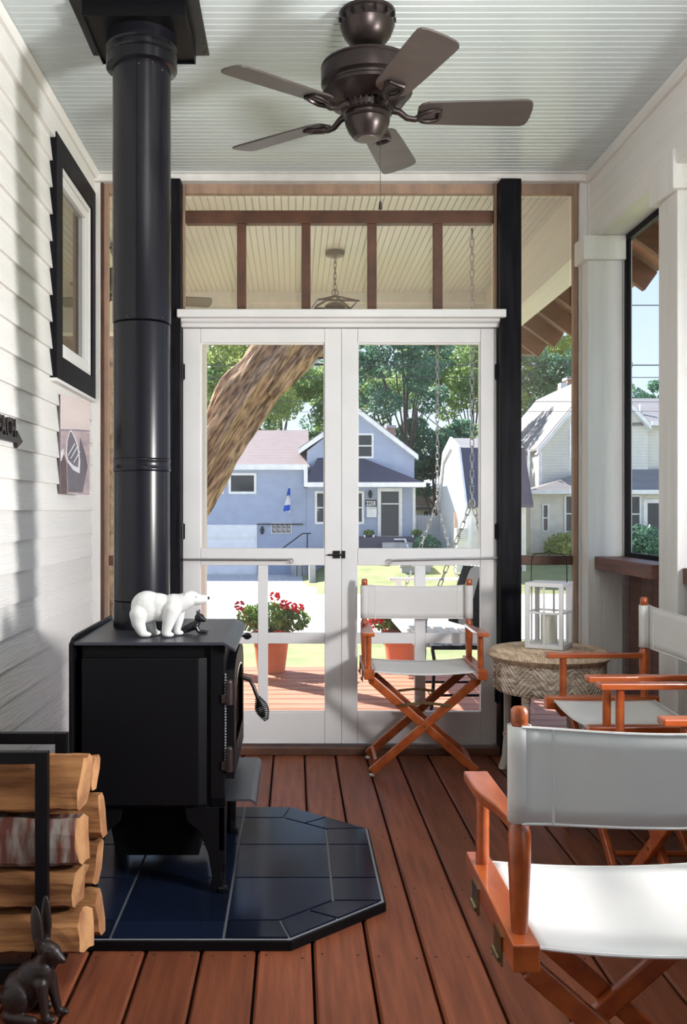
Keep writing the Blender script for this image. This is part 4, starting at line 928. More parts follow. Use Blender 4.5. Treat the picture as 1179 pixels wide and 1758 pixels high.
# ================================================================== OUTER PORCH THINGS
# swing
sw = thing('porch_swing', 'white wooden porch swing hanging by chains over the outer deck', 'swing', (1.03, 6.18, .45))
SX0, SX1, SY0, SY1 = .70, 1.14, 5.50, 6.76
for i in range(6):
    x = SX0+.04+i*.075; B(x-.028, x+.028, SY0, SY1, .445-.004*i, .465-.004*i).build('seat_slat', 'white', sw, bevel=.002)
B(SX0, SX0+.03, SY0+.02, SY1-.02, .39, .445).build('seat_apron', 'white', sw)
for i in range(12):
    y = SY0+.06+i*.113; MB().bar((SX1-.01, y, .44), (SX1+.13, y, .88), .055, .016, up=(1, 0, .3)).build('back_slat', 'white', sw, bevel=.002)
MB().bar((SX1+.125, SY0, .87), (SX1+.125, SY1, .87), .03, .05).build('top_rail', 'white', sw)
for y in (SY0-.015, SY1+.015):
    B(SX0-.02, SX1+.09, y-.03, y+.03, .680, .700).build('armrest', 'white', sw, bevel=.003)
    B(SX0+.03, SX0+.07, y-.018, y+.018, .42, .68).build('arm_support', 'white', sw, bevel=.003)
    B(SX0, SX1+.03, y-.02, y+.02, .39, .445).build('seat_rail', 'white', sw)
for y in (SY0-.03, SY1+.03):
    top = (1.03, y+.03*0, ZC-.02); ring = (1.03, y, CH+.06)
    cm = MB(); chain(cm, top, ring, .055, .011, .0033); chain(cm, ring, (SX0+.03, y, .45), .055, .011, .0033); chain(cm, ring, (SX1+.05, y, .64), .055, .011, .0033)
    cm.build('chain', 'steelgrey', sw, kind='stuff')
    MB().tube([(1.03+.016*math.cos(a), y, CH+.045+.026*math.sin(a)) for a in [2*PI*i/12 for i in range(12)]], .004, 6, closed=True).build('ring', 'steelgrey', sw, smooth=True)
    MB().tube([(1.03, y, ZC-.004), (1.03, y, ZC-.03)], .006, 8).build('ceiling_hook', 'castiron', sw)
# metal chair with pad
mc = thing('metal_chair', 'black metal chair on the outer deck beside the swing', 'chair', (.92, 5.10, 0))
qx, qy = .92, 5.10
fm = {}
for sx in (-1, 1):
    for sy in (-1, 1):
        x, y = qx+sx*.20, qy+sy*.18
        MB().tube([(x*1, y, .46), (x-sx*.01, y, .40), (x+sx*.00, y+sy*.01, .2), (x+sx*.035, y+sy*.03, .002)], .0095, 8).build('leg', 'wire', mc, smooth=True)
MB().tube([(qx-.2, qy-.18, .465), (qx+.2, qy-.18, .465), (qx+.2, qy+.18, .465), (qx-.2, qy+.18, .465)], .010, 8, closed=True).build('seat_frame', 'wire', mc)
MB().tube([(qx-.21, qy-.19, .22), (qx+.21, qy-.19, .22), (qx+.21, qy+.19, .22), (qx-.21, qy+.19, .22)], .007, 8, closed=True).build('stretcher', 'wire', mc)
for s in (-1, 1): MB().tube([(qx+.20, qy+s*.18, .46), (qx+.24, qy+s*.18, .70), (qx+.27, qy+s*.13, .88), (qx+.275, qy, .91)], .010, 8).build('back_frame', 'wire', mc, smooth=True)
B(qx-.19, qx+.19, qy-.17, qy+.17, .455, .468).build('seat_plate', 'wire', mc)
tag(MB().ell((0, 0, 0), (.0, .0, .0)).build('tmp', 'pad'), '', ''); bpy.data.objects.remove(bpy.data.objects['tmp'])
cu = MB().grid(lambda u, v: (qx-.21+.42*u, qy-.19+.38*v, .478+.035*(math.sin(PI*u)*math.sin(PI*v))**.35), 16, 12)
cu.grid(lambda u, v: (qx-.21+.42*u, qy-.19+.38*v, .478), 2, 2)
tag(cu.build('seat_pad', 'pad', smooth=True), 'blue and white mottled pad on the black metal chair', 'cushion')
pw_ = thing('throw_pillow', 'wide black and white striped pillow leaning on the metal chair back', 'pillow', (.985, 5.14, .51))
pb = MB(); pbk = MB()
def pil(u, v, s):
    a, b = u*2-1, v*2-1; th_ = .065*((1-a**4)*(1-b**4))**.6
    nn = Vector((-.42, -.80, .42)).normalized(); e1 = Vector((.88, -.46, .10)); e1 = (e1-nn*e1.dot(nn)).normalized(); e2 = nn.cross(e1)
    if e2.z < 0: e2 = -e2
    e1, e2 = e1*math.cos(.22)+e2*math.sin(.22)*-1, e2*math.cos(.22)+e1*math.sin(.22)
    return Vector((.985, 5.14, .715))+e1*(a*.17+.05)*(1-.06*b*b)+e2*b*.175*(1-.06*a*a)+nn*th_*s
for s in (-1, 1):
    NU = 20
    for i in range(NU):
        tgt = pb
        mi = 1 if (i//4) % 2 == 0 else 0
        pb.grid(lambda u, v, i=i: pil((i+u)/NU, v, s), 1, 10, mi)
pb.build('pillow_cover', ['whitecloth', 'blackcloth'], pw_, smooth=True, fix=False)

def leaves(name, m, parent, blobs, n, size, seed, kind='stuff', flat=.0, shape='quad'):
    """blobs: (cx,cy,cz,rx,ry,rz); leaves scattered near the shells of the blobs"""
    g = np.random.default_rng(seed); bl_ = np.array(blobs, float); wgt = bl_[:, 3]*bl_[:, 4]*bl_[:, 5]; wgt = wgt**.67; wgt /= wgt.sum()
    k_ = g.choice(len(bl_), n, p=wgt); d = g.normal(size=(n, 3)); d /= np.linalg.norm(d, axis=1)[:, None]
    rad = g.uniform(.45, 1.05, n)**.6; c = bl_[k_, :3]+d*bl_[k_, 3:6]*rad[:, None]
    a = g.normal(size=(n, 3)); a /= np.linalg.norm(a, axis=1)[:, None]
    b = np.cross(a, g.normal(size=(n, 3))); b /= np.linalg.norm(b, axis=1)[:, None]
    s = size*g.uniform(.6, 1.3, n)[:, None]
    v = np.stack([c-a*s, c+b*s*.5, c+a*s, c-b*s*.5], 1).reshape(-1, 3)
    off = np.array(wloc(parent)); v = v-off
    me = bpy.data.meshes.new(name); me.vertices.add(4*n); me.vertices.foreach_set('co', v.ravel())
    me.loops.add(4*n); me.loops.foreach_set('vertex_index', np.arange(4*n, dtype=np.int32))
    me.polygons.add(n); me.polygons.foreach_set('loop_start', np.arange(0, 4*n, 4, dtype=np.int32))
    try: me.polygons.foreach_set('loop_total', np.full(n, 4, dtype=np.int32))
    except Exception: pass
    me.update(calc_edges=True); me.validate(); me.materials.append(M[m])
    o = bpy.data.objects.new(name, me); C.objects.link(o); o.parent = parent
    if kind: o['kind'] = kind
    return o
# geranium pots
def geranium(x, y, s, label, seed, fl):
    r = thing('geranium_pot', label, 'potted plant', (x, y, 0), 'terracotta geranium pots at the deck edge')
    MB().lathe([(.085*s, .001), (.09*s, .004), (.115*s, .20*s), (.133*s, .202*s), (.136*s, .25*s), (.130*s, .262*s), (.118*s, .262*s), (.116*s, .235*s)], (x, y, 0), 32).build('pot', 'terra', r, smooth=True)
    MB().lathe([(.116*s, .0), (.01, .008)], (x, y, .232*s), 20).build('soil', 'under', r)
    stems = MB()
    for i in range(16):
        a = random.uniform(0, 6.28); q = random.uniform(.05, .20)
        stems.tube([(x, y, .24*s), (x+math.cos(a)*q*.5, y+math.sin(a)*q*.5, .34*s), (x+math.cos(a)*q, y+math.sin(a)*q, .42*s)], .004, 5)
    stems.build('stems', 'leaf', r, kind='stuff')
    leaves('leaves', 'leaf', r, [(x, y, .36*s, .17*s, .16*s, .09*s), (x-.12*s, y, .35*s, .10*s, .10*s, .08*s), (x+.14*s, y-.02, .34*s, .12*s, .10*s, .08*s)], 1500, .022, seed)
    for (dx, dz) in fl:
        fm_ = MB(); rd = random.Random(int(dx*1000)+seed)
        for i in range(26):
            a = rd.uniform(0, 6.28); b = rd.uniform(-1, 1); q = math.sqrt(1-b*b); rr = .032
            fm_.ell((x+dx+rr*q*math.cos(a), y-.08+rr*q*math.sin(a), dz+rr*b), (.011, .011, .009), n=6)
        fm_.tube([(x+dx, y-.08, dz-.02), (x+dx*.6, y-.05, dz-.16)], .003, 5)
        fm_.build('flower_head', 'flower', r)
    return r
geranium(-.17, 6.93, 1.12, 'terracotta pot of red geraniums seen through the left screen door', 21, [(-.225, .49), (.10, .50), (.15, .485), (.205, .475), (.03, .56)])
geranium(.79, 6.965, 1.12, 'terracotta pot of red geraniums behind the chair seen through the right door', 22, [(-.22, .36), (-.16, .40), (-.05, .50)])

# near leaning tree
def tree_tube(mb, pts, rs, n=18, rough=.09, seed=0):
    """rough-barked limb: long ridges that start, merge and end along the length"""
    g = np.random.default_rng(seed); P = [Vector(p) for p in pts]; fine = []; fr_ = []
    for i in range(len(P)-1):
        for j in range(16):
            u = j/16; fine.append(P[i].lerp(P[i+1], u)); fr_.append(rs[i]*(1-u)+rs[i+1]*u)
    for _ in range(4):
        q = list(fine)
        for i in range(1, len(fine)-1): q[i] = (fine[i-1]+fine[i]*2+fine[i+1])/4
        fine = q
    fine.append(P[-1]); fr_.append(rs[-1]); K_ = len(fine)
    N_ = g.normal(size=(K_, n)); 
    for _ in range(22): N_ = (np.roll(N_, 1, 0)+N_*1.2+np.roll(N_, -1, 0))/3.2
    for _ in range(2): N_ = (np.roll(N_, 1, 1)*.6+N_+np.roll(N_, -1, 1)*.6)/2.2
    N_ /= N_.std(); B_ = g.normal(size=(K_, n))
    for _ in range(40): B_ = (np.roll(B_, 1, 0)+B_+np.roll(B_, -1, 0))/3
    for _ in range(12): B_ = (np.roll(B_, 1, 1)+B_+np.roll(B_, -1, 1))/3
    B_ /= B_.std(); H_ = np.tanh(N_*1.2)*rough*.62+B_*rough*.55
    o = len(mb.v); mb.tube(fine, fr_, n)
    for i in range(K_):
        for j in range(n):
            q = Vector(mb.v[o+i*n+j]); c = fine[i]; mb.v[o+i*n+j] = tuple(c+(q-c)*(1+float(H_[i, j])))
nt_ = thing('leaning_tree', 'big leaning tree trunk with rough bark just beyond the outer deck', 'tree', (-1.9, 10.2, -1.5))
def w10(px, py, Y=10.): return ((px-505)*Y/F, Y, CH-(py-877)*Y/F)
tb = MB(); tree_tube(tb, [w10(190, 1330), w10(205, 1200), w10(245, 1010), w10(310, 880), w10(372, 760), w10(440, 655), w10(505, 560), w10(620, 410), w10(700, 250)], [.50, .40, .34, .275, .245, .235, .22, .17, .12], 90, .24, 3)
tb.build('trunk', 'limb', nt_)
tb = MB(); tree_tube(tb, [w10(452, 668), w10(500, 625), w10(560, 585), w10(680, 500), w10(820, 380)], [.15, .135, .12, .10, .07], 60, .22, 4)
tb.build('branch', 'limb', nt_)
tb = MB(); tree_tube(tb, [w10(205, 1200), w10(186, 1000), w10(188, 700), w10(180, 500), w10(150, 300)], [.26, .17, .14, .13, .11], 60, .2, 5)
tb.build('second_trunk', 'trunk', nt_)

# ================================================================== STREET
def gz(x, y):
    r = min(1, max(0, (y-31)/6.)); r = r*r*(3-2*r)
    a = min(1, max(0, (x-.6)/1.2)); b = min(1, max(0, (x-1.0)/7.)); far = min(1, max(0, (y-31)/4))
    return -1.5+r*(.65*a+.35*b)
gm = MB(); gx_ = [-60+i*4 for i in range(14)]+[-4+i*.6 for i in range(25)]+[11+i*4 for i in range(14)]
gy_ = [-12, -4, 4, 7.2, 12, 18, 24, 30, 31, 32, 33, 34, 35, 36, 37, 38, 40, 45, 60, 90]
nv = len(gy_)
gm.add([(x, y, gz(x, y)) for x in gx_ for y in gy_], [(i*nv+j, (i+1)*nv+j, (i+1)*nv+j+1, i*nv+j+1) for i in range(len(gx_)-1) for j in range(nv-1)])
struct(gm, 'ground_lawn', 'grass')
struct(B(-60, 62, 19.6, 30.2, -1.55, -1.485), 'ground_road', 'road')
struct(B(-60, 62, 25.9, 26.0, -1.485, -1.482), 'trim_road_joint', 'gravel')
struct(MB().prism([(-6, 30.2), (.75, 30.2), (.75, 39.4), (-6, 39.4)], 2, -1.6, -1.478), 'ground_driveway', 'gravel')
struct(B(.55, .78, 34.5, 39.4, -1.6, -.75), 'trim_retaining_wall', 'stone')
K = 41.0
def hx(px, s=K): return (px-505)/s
def hz(py, s=K): return CH-(py-877)/s
def win(parent, x0, x1, z0, z1, y, t=.09, mul=0, cross=False, name='window', m='wtrim', pane='pane', panew=None):
    f = MB(); yy = (y-.05, y+.02)
    f.box(x0, x0+t, *yy, z0, z1).box(x1-t, x1, *yy, z0, z1).box(x0+t, x1-t, *yy, z0, z0+t).box(x0+t, x1-t, *yy, z1-t, z1)
    for i in range(mul):
        xm = x0+(x1-x0)*(i+1)/(mul+1); f.box(xm-.035, xm+.035, y-.045, y+.02, z0+t, z1-t)
    if cross: f.box(x0+t, x1-t, y-.04, y+.01, (z0+z1)/2-.025, (z0+z1)/2+.025)
    o = f.build(name, m, parent); B(x0+t, x1-t, y-.015, y-.005, z0+t, z1-t).build('window_pane', pane, o); return o
HY = F/K
bh = thing('blue_house', 'blue house with white trim across the street behind the doors', 'house', (1, HY, -1.5))
gzb = -1.7
# main gable block
gx0, gx1 = hx(527), hx(711); apx = (hx(512)+hx(715))/2; apz = hz(702); evz = hz(775)
MB().prism([(gx0, gzb), (gx1, gzb), (gx1, evz+.02), (apx, apz-.12), (gx0, evz+.02)], 1, HY, HY+9).build('main_wall', 'blue', bh)
for s, ex in ((-1, hx(512)), (1, hx(716))):
    zE = hz(772) if s < 0 else hz(782)
    MB().prism([(apx, apz), (ex, zE), (ex, zE-.20), (apx, apz-.22)], 1, HY-.35, HY-.28).build('rake_board', 'wtrim', bh)
    MB().prism([(apx, apz+.05), (ex, zE+.05), (ex, zE-.05), (apx, apz-.06)], 1, HY-.28, HY+9.2).build('gable_roof', 'roofpink', bh)
    MB().prism([(apx, apz-.22), (ex, zE-.2), (ex, zE-.16), (apx, apz-.17)], 1, HY-.28, HY).build('gable_soffit', 'wtrim', bh)
win(bh, hx(586), hx(641), hz(787), hz(744), HY, .08, 1, True)
# left wing
MB().box(-8.5, gx0, HY+.05, HY+6.5, gzb, hz(803)).build('wing_wall', 'blue', bh)
MB().prism([(HY-.35, hz(803)), (HY+3.3, hz(738, 38.0)+.0), (HY+6.9, hz(803)), (HY+6.9, hz(803)-.1), (HY+3.3, hz(738, 38.0)-.15), (HY-.35, hz(803)-.1)], 0, -8.9, gx0+.1).build('wing_roof', 'roofpink', bh)
B(-8.9, gx0-.05, HY-.42, HY-.33, hz(807), hz(798)).build('gutter', 'wtrim', bh)
B(-8.9, gx0-.05, HY-.33, HY+.05, hz(807), hz(805)).build('wing_soffit', 'wtrim', bh)
win(bh, hx(392), hx(440), hz(848), hz(812), HY+.05, .1); win(bh, hx(330), hx(384), hz(848), hz(812), HY+.05, .1)
gd = B(hx(300), hx(441), HY-.02, HY+.06, -1.52, hz(901)).build('garage_door', 'wtrim', bh)
zz = -1.50; hgt = (hz(904)+1.50)/4
for i in range(4): B(hx(304), hx(437), HY-.05, HY-.02, zz+i*hgt+.01, zz+(i+1)*hgt-.01).build('door_panel', 'garage', gd)
B(hx(441), hx(520), HY-.03, HY+.05, hz(901), hz(899)).build('belt_band', 'mast', bh)
gb = B(hx(465), hx(501), HY-.0, HY+.055, hz(916), hz(898)).build('glass_block_window', 'wtrim', bh)
g0 = None
for i in range(4):
    for j in range(2):
        x = hx(466.5)+i*.205; z = hz(914.5)+j*.20
        if g0 is None: g0 = B(x, x+.19, HY-.03, HY+.0, z, z+.185).build('glass_block', 'glassblock', gb); gp = (x, z)
        else: inst(g0, (x-gp[0], 0, z-gp[1]))
def lampb(x, z, par, y):
    l = MB().lathe([(.03, .26), (.09, .18), (.085, .16), (.06, .0), (.03, -.03)], (x, y-.14, z-.1), 10).build('wall_lamp', 'mast', par, smooth=True)
    B(x-.05, x+.05, y-.06, y, z+.0, z+.2).build('lamp_bracket', 'mast', l)
lampb(hx(450), hz(912), bh, HY+.05); lampb(hx(635), hz(850), bh, HY)
# porch roof
pr_ = MB(); ye = HY-1.3; zt = hz(786); ze = hz(830)
A = [(hx(523, 42.4), ye, hz(829, 42.4)), (hx(730, 42.4), ye, hz(829, 42.4)), (hx(730, 42.4), HY, hz(829, 42.4)), (hx(523, 42.4), HY, hz(829, 42.4)), (hx(545), HY, zt), (hx(622), HY, zt)]
pr_.add(A, [(0, 1, 5, 4), (1, 2, 5), (0, 4, 3), (2, 3, 4, 5), (0, 3, 2, 1)]); pr_.build('porch_roof', 'roofdark', bh)
B(hx(522, 42.4), hx(731, 42.4), ye-.06, ye, hz(836, 42.4), hz(828, 42.4)).build('porch_fascia', 'wtrim', bh)
B(hx(522, 42.4), hx(731, 42.4), ye, HY, hz(836, 42.4), hz(834.5, 42.4)).build('porch_soffit', 'wtrim', bh)
B(hx(522, 42.4), hx(522, 42.4)+.14, ye-.02, HY, hz(836, 42.4), hz(800)).build('porch_end_board', 'wtrim', bh)
win(bh, hx(540), hx(625), hz(900), hz(843), HY, .1, 2, True)
sd = win(bh, hx(648), hx(690), hz(926), hz(838), HY, .14, 0, False, 'storm_door')
B(hx(655), hx(684), HY-.04, HY-.0, hz(866), hz(864)).build('door_bar', 'wtrim', sd)
pq = B(hx(627), hx(646), HY-.04, HY, hz(869), hz(858)).build('house_number_plaque', 'mast', bh)
text('house_number', '2258', (hx(636.5), HY-.042, hz(867.8)), (PI/2, 0, 0), .27, 'wtrim', pq, .003, .72, 'CENTER')
mbx = MB().prism([(HY-.16, hz(888)), (HY, hz(888)), (HY, hz(870)), (HY-.06, hz(870)), (HY-.16, hz(874))], 0, hx(629), hx(646)).build('mailbox', 'wtrim', bh, bevel=.01)
B(hx(708), hx(713), HY-.03, HY+.02, hz(930), hz(836)).build('corner_board', 'wtrim', bh)
B(hx(612), hx(716), HY-1.4, HY, gzb, hz(921)).build('entry_platform', 'roofdark', bh)
for i in range(3): B(hx(650), hx(700), HY-1.4-.3*(i+1), HY-1.4-.3*i, gzb, hz(921)-.2*(i+1)).build('step', 'stone', bh)
for px in (622, 702):
    q = MB().box(hx(px), hx(px+14), HY-1.3, HY-.95, hz(938), hz(917)); pb_ = q.build('planter_box', 'mast', bh)
    for dx in (-1.5, 13.0): B(hx(px+dx), hx(px+dx+2.6), HY-1.34, HY-1.30, hz(941), hz(917)).build('planter_post', 'wtrim', pb_)
    leaves('shrub', 'tree1', bh, [(hx(px+7), HY-1.12, hz(914), .22, .18, .14)], 300, .06, px)
MB().bar((hx(688), HY-1.42, hz(924)), (hx(694), HY-2.2, hz(950)), .06, .06).bar((hx(670), HY-1.42, hz(924)), (hx(689), HY-1.42, hz(924)), .05, .05).build('handrail', 'wtrim', bh)
hr = MB()
for px, py in ((527, 916), (484, 940)): hr.tube([(hx(px), HY-.9, hz(py)), (hx(px), HY-.9, hz(py+26))], .025, 6)
hr.tube([(hx(533), HY-.9, hz(915)), (hx(519), HY-.9, hz(915)), (hx(484), HY-.9, hz(941))], .03, 6); hr.build('iron_railing', 'mast', bh)
for i in range(4): B(hx(500+i*9), hx(500+(i+1)*9+1), HY-1.1, HY-.6, gzb, hz(962-i*7)).build('stone_step', 'stone', bh)
chm = B(hx(676), hx(692), HY+3.0, HY+3.6, hz(790), hz(724)).build('chimney', 'brick', bh); B(hx(675), hx(693), HY+2.95, HY+3.65, hz(724), hz(719)).build('chimney_cap', 'stone', chm)
fg = thing('flag', 'blue and white flag hanging limp on the blue house wall', 'flag', (hx(494), HY-.6, hz(870)))
MB().tube([(hx(497), HY-.0, hz(880)), (hx(497), HY-.45, hz(836))], .025, 6).build('flag_pole', 'wtrim', fg)
def fl_(u, v): return (hx(498-u*(3+9*v)), HY-.5+.08*math.sin(9*u), hz(838+v*38+u*v*2))
fmb = MB()
for i in range(8):
    for j in range(12):
        mi = 1 if (j-4 > -(i) and j < 9+(0) and j-3 < 8-i*.4 and 4 <= j <= 8) else 0
        fmb.grid(lambda u, v, i=i, j=j: fl_((i+u)/8, (j+v)/12), 1, 1, mi)
fmb.build('flag_cloth', ['flagblue', 'wtrim'], fg, smooth=True, fix=False)

# gambrel barn
bn = thing('white_barn', 'white gambrel-roofed garage with dark roof right of the blue house', 'barn', (7.3, 37, -.5))
bx0, bx1, by0, by1 = 6.28, 8.35, 34.0, 40.0; zt0 = 1.52; zk = 3.45; zr = 3.93
prof = [(by0, -1.4), (by1, -1.4), (by1, zt0), (by1-1.15, zk), ((by0+by1)/2, zr), (by0+1.15, zk), (by0, zt0)]
MB().prism(prof, 0, bx0-.09, bx0+.1).build('gable_wall', 'barnwhite', bn)
MB().box(bx0+.1, bx1, by0, by0+.1, -1.4, zt0).build('front_wall', 'cream', bn)
MB().box(bx1-.1, bx1, by0+.1, by1, -1.4, zt0).box(bx0+.1, bx1-.1, by1-.1, by1, -1.4, zt0).build('back_wall', 'cream', bn)
def slab(a, b, t, x0, x1): return MB().prism([a, b, (b[0], b[1]-t), (a[0], a[1]-t)], 0, x0, x1)
mid_ = ((by0+by1)/2, zr+.1)
slab((by0-.25, zt0-.1), (by0+1.1, zk+.08), .12, bx0-.1, bx1+.2).build('lower_roof_slope', 'roofdark', bn); slab((by0+1.1, zk+.08), mid_, .12, bx0-.1, bx1+.2).build('upper_roof_slope', 'roofgrey', bn)  # paler shingle colour on the upper slope stands in for sunlight
slab((by1+.25, zt0-.1), (by1-1.1, zk+.08), .12, bx0-.1, bx1+.2).build('lower_roof_slope', 'roofdark', bn); slab((by1-1.1, zk+.08), mid_, .12, bx0-.1, bx1+.2).build('upper_roof_slope', 'roofgrey', bn)
for a, b in (((by0-.28, zt0-.12), (by0+1.1, zk+.05)), ((by0+1.1, zk+.05), (mid_[0], zr+.07)), ((by1+.28, zt0-.12), (by1-1.1, zk+.05)), ((by1-1.1, zk+.05), (mid_[0], zr+.07))):
    slab((a[0], a[1]+.08), (b[0], b[1]+.08), .42, bx0-.18, bx0-.1).build('rake_board', 'wtrim', bn)
# louvre, fence, shed, bushes
lv = thing('louvered_box', 'low beige louvered box on the lawn before the white barn', 'box', (hx(793, 48.5), 33.4, -.5))
for i in range(6): MB().bar((hx(783, 48.5), 33.4, hz(927-i*3.6, 48.5)), (hx(803, 48.5), 33.4, hz(927-i*3.6, 48.5)), .10, .055, up=(0, .5, 1)).build('louver', 'cream', lv)
B(hx(784, 48.5), hx(802, 48.5), 33.42, 33.9, -1.0, hz(907, 48.5)).build('box_body', 'cream', lv)
fn = thing('board_fence', 'whitewashed board fence between the blue house and barn', 'fence', (5.8, 40.5, -.7))
f0 = None
for i in range(13):
    x = hx(713, 40)+i*.128
    if f0 is None: f0 = MB().prism([(x, -1.2), (x+.118, -1.2), (x+.118, hz(886, 40)), (x+.059, hz(883, 40)), (x, hz(886, 40))], 1, 40.5, 40.53).build('fence_board', 'whitecloth', fn); fx0 = x
    else: inst(f0, (x-fx0, 0, 0))
B(hx(713, 40), hx(781, 40), 40.53, 40.57, hz(898, 40), hz(895, 40)).build('fence_rail', 'whitecloth', fn)
B(hx(780, 47), hx(783.5, 47), 34.5, 34.6, -.8, hz(880, 47)).build('gate_post', 'soffit', fn)
sh = thing('distant_shed', 'low brown-roofed house beyond the fence', 'house', (7, 52, -.5))
B(hx(700, 31), hx(775, 31), 52, 57, -1, hz(868, 31)).build('shed_wall', 'cream', sh)
MB().prism([(51.6, hz(876, 31)), (54.5, hz(838, 30)), (57.4, hz(876, 31)), (54.5, hz(842, 30))], 0, hx(690, 31), hx(778, 31)).build('shed_roof', 'roofbrown', sh)
B(hx(727, 31), hx(741, 31), 51.95, 52, hz(886, 31), hz(878, 31)).build('shed_window', 'pane', sh)
def bush(x, y, z, r, label, m, seed, n=1600, rz=None):
    b = thing('bush', label, 'bush', (x, y, z))
    MB().tube([(x, y, z-.3), (x, y, z+r*.6)], .05, 6).build('stem', 'rawtrunk', b)
    leaves('foliage', m, b, [(x, y, z+(rz or r)*.8, r, r, (rz or r)*.9), (x-r*.4, y, z+(rz or r)*.6, r*.6, r*.6, r*.6), (x+r*.4, y, z+(rz or r)*.5, r*.6, r*.6, r*.6)], n, .085, seed)
bush((733-505)/43.6, 37.15, -.75, .58, 'dark leafy bush at the right corner of the blue house', 'tree3', 31)
bush(hx(965, 43), 36.8, -.75, .95, 'round yellow-green bush before the cream house, behind the lantern', 'tree2', 32, 2200, .65)
bush(hx(1097, 44.2), 36.4, -.6, .75, 'dark round bush under the cream house window at right', 'tree3', 33, 2200, .75)
bush(hx(862, 60), 27.0+4, -1.45, .35, 'low bush at the foot of the cream house driveway', 'tree1', 34, 500)
tag(MB().box(hx(688, 47), hx(738, 47), 34.2, 34.8, -1.1, hz(972, 47)).box(hx(685, 47), hx(741, 47), 34.1, 34.9, hz(972, 47), hz(968, 47)).build('lawn_bench', 'stone'), 'low brown and white bench on the lawn before the blue house', 'bench')

# cream house
yh = thing('cream_house', 'cream sided gabled house with grey roof at right', 'house', (12.5, HY, -.6))
YX0, YX1 = hx(925), hx(1112); ax = hx(1028); az = hz(640); ez = hz(768)
MB().prism([(YX0, -1.5), (YX1, -1.5), (YX1, hz(728)), (ax, az-.15), (YX0, ez)], 1, HY, HY+10).build('gable_wall', 'yellow', yh)
for ex, zE in ((hx(918), hz(772)), (hx(1112), hz(730))):
    MB().prism([(ax, az), (ex, zE), (ex, zE-.22), (ax, az-.25)], 1, HY-.4, HY-.32).build('rake_board', 'wtrim', yh)
    MB().prism([(ax, az+.06), (ex, zE+.06), (ex, zE-.05), (ax, az-.06)], 1, HY-.32, HY+10.2).build('gable_roof', 'roofgrey', yh)
    MB().prism([(ax, az-.25), (ex, zE-.22), (ex, zE-.17), (ax, az-.2)], 1, HY-.32, HY).build('gable_soffit', 'wtrim', yh)
cy2 = B(hx(968, 34), hx(985, 34), 47, 47.7, hz(690, 34), hz(655, 34)).build('chimney', 'brick', yh); B(hx(966, 34), hx(987, 34), 46.9, 47.8, hz(655, 34), hz(650, 34)).build('chimney_cap', 'stone', cy2)
B(hx(968, 34)-.35, hx(968, 34)-.02, 47, 47.5, hz(690, 34), hz(660, 34)).build('vent_pipe', 'wtrim', yh)
MB().box(YX1, 22, HY+.3, HY+8, -1.5, hz(728)).build('wing_wall', 'yellow', yh)
MB().prism([(HY-.1, hz(727)), (HY+4, hz(684, 37.2)), (HY+8.4, hz(727)), (HY+8.4, hz(727)-.1), (HY+4, hz(684, 37.2)-.12), (HY-.1, hz(727)-.1)], 0, YX1-1.2, 22.4).build('wing_roof', 'roofgrey', yh)
B(YX1+.1, 22.4, HY-.18, HY-.08, hz(731), hz(724)).build('gutter', 'wtrim', yh)
B(hx(1117), hx(1121), HY+1.2, HY+1.35, hz(716), hz(688)).build('roof_vent', 'wtrim', yh)
win(yh, hx(977), hx(1003), hz(785), hz(730), HY, .1, 0, True)
# left lean-to wing, bright in the sun
B(hx(925)-.03, hx(925)+.12, HY-.05, HY+.02, -1.0, hz(775)).build('corner_board', 'wtrim', yh)
for i in range(4):
    y = HY+1.0+i*.62; B(YX0-.03, YX0-.0, y, y+.34, hz(880, 38.5), hz(862, 38.5)).build('side_window', 'pane', yh)
# porch with hip roof, y slightly nearer
PY_ = 37.6; s2 = F/PY_; px0, px1 = hx(905, s2), hx(1300, s2); zE = hz(843, s2)
MB().add([(px0, PY_, zE), (px1, PY_, zE), (px1, HY, zE), (px0, HY, zE), (hx(1015), HY, hz(806)), (px1, HY, hz(806))], [(0, 1, 5, 4), (0, 4, 3), (0, 3, 2, 1), (1, 2, 5), (2, 3, 4, 5)]).build('porch_roof', 'roofgrey', yh)
B(px0-.05, px1, PY_-.08, PY_, hz(848, s2), hz(841, s2)).build('porch_gutter', 'wtrim', yh)
B(px0+.2, px1, PY_+.35, PY_+.45, -1.5, zE-.08).build('porch_front_wall', 'cream', yh)
B(px0+.2, px0+.3, PY_+.45, HY, -1.5, zE-.08).build('porch_side_wall', 'barnwhite', yh)
PW = PY_+.35
win(yh, hx(968, 42.7), hx(996, 42.7), hz(915, 42.7), hz(849, 42.7), PW, .08, 0, True); win(yh, hx(930, 42.7), hx(942, 42.7), hz(913, 42.7), hz(865, 42.7), PW, .06, 0, True)
win(yh, hx(1070, 42.7), hx(1100, 42.7), hz(915, 42.7), hz(850, 42.7), PW, .07, 0, True)
dy_ = win(yh, hx(1104, 42.7), hx(1150, 42.7), hz(944, 42.7), hz(857, 42.7), PW, .16, 0, False, 'storm_door')
dsp = MB().tube([(hx(907), HY-.1, hz(772)), (hx(905), HY-.1, hz(838))], .05, 6).build('downspout', 'wtrim', yh)

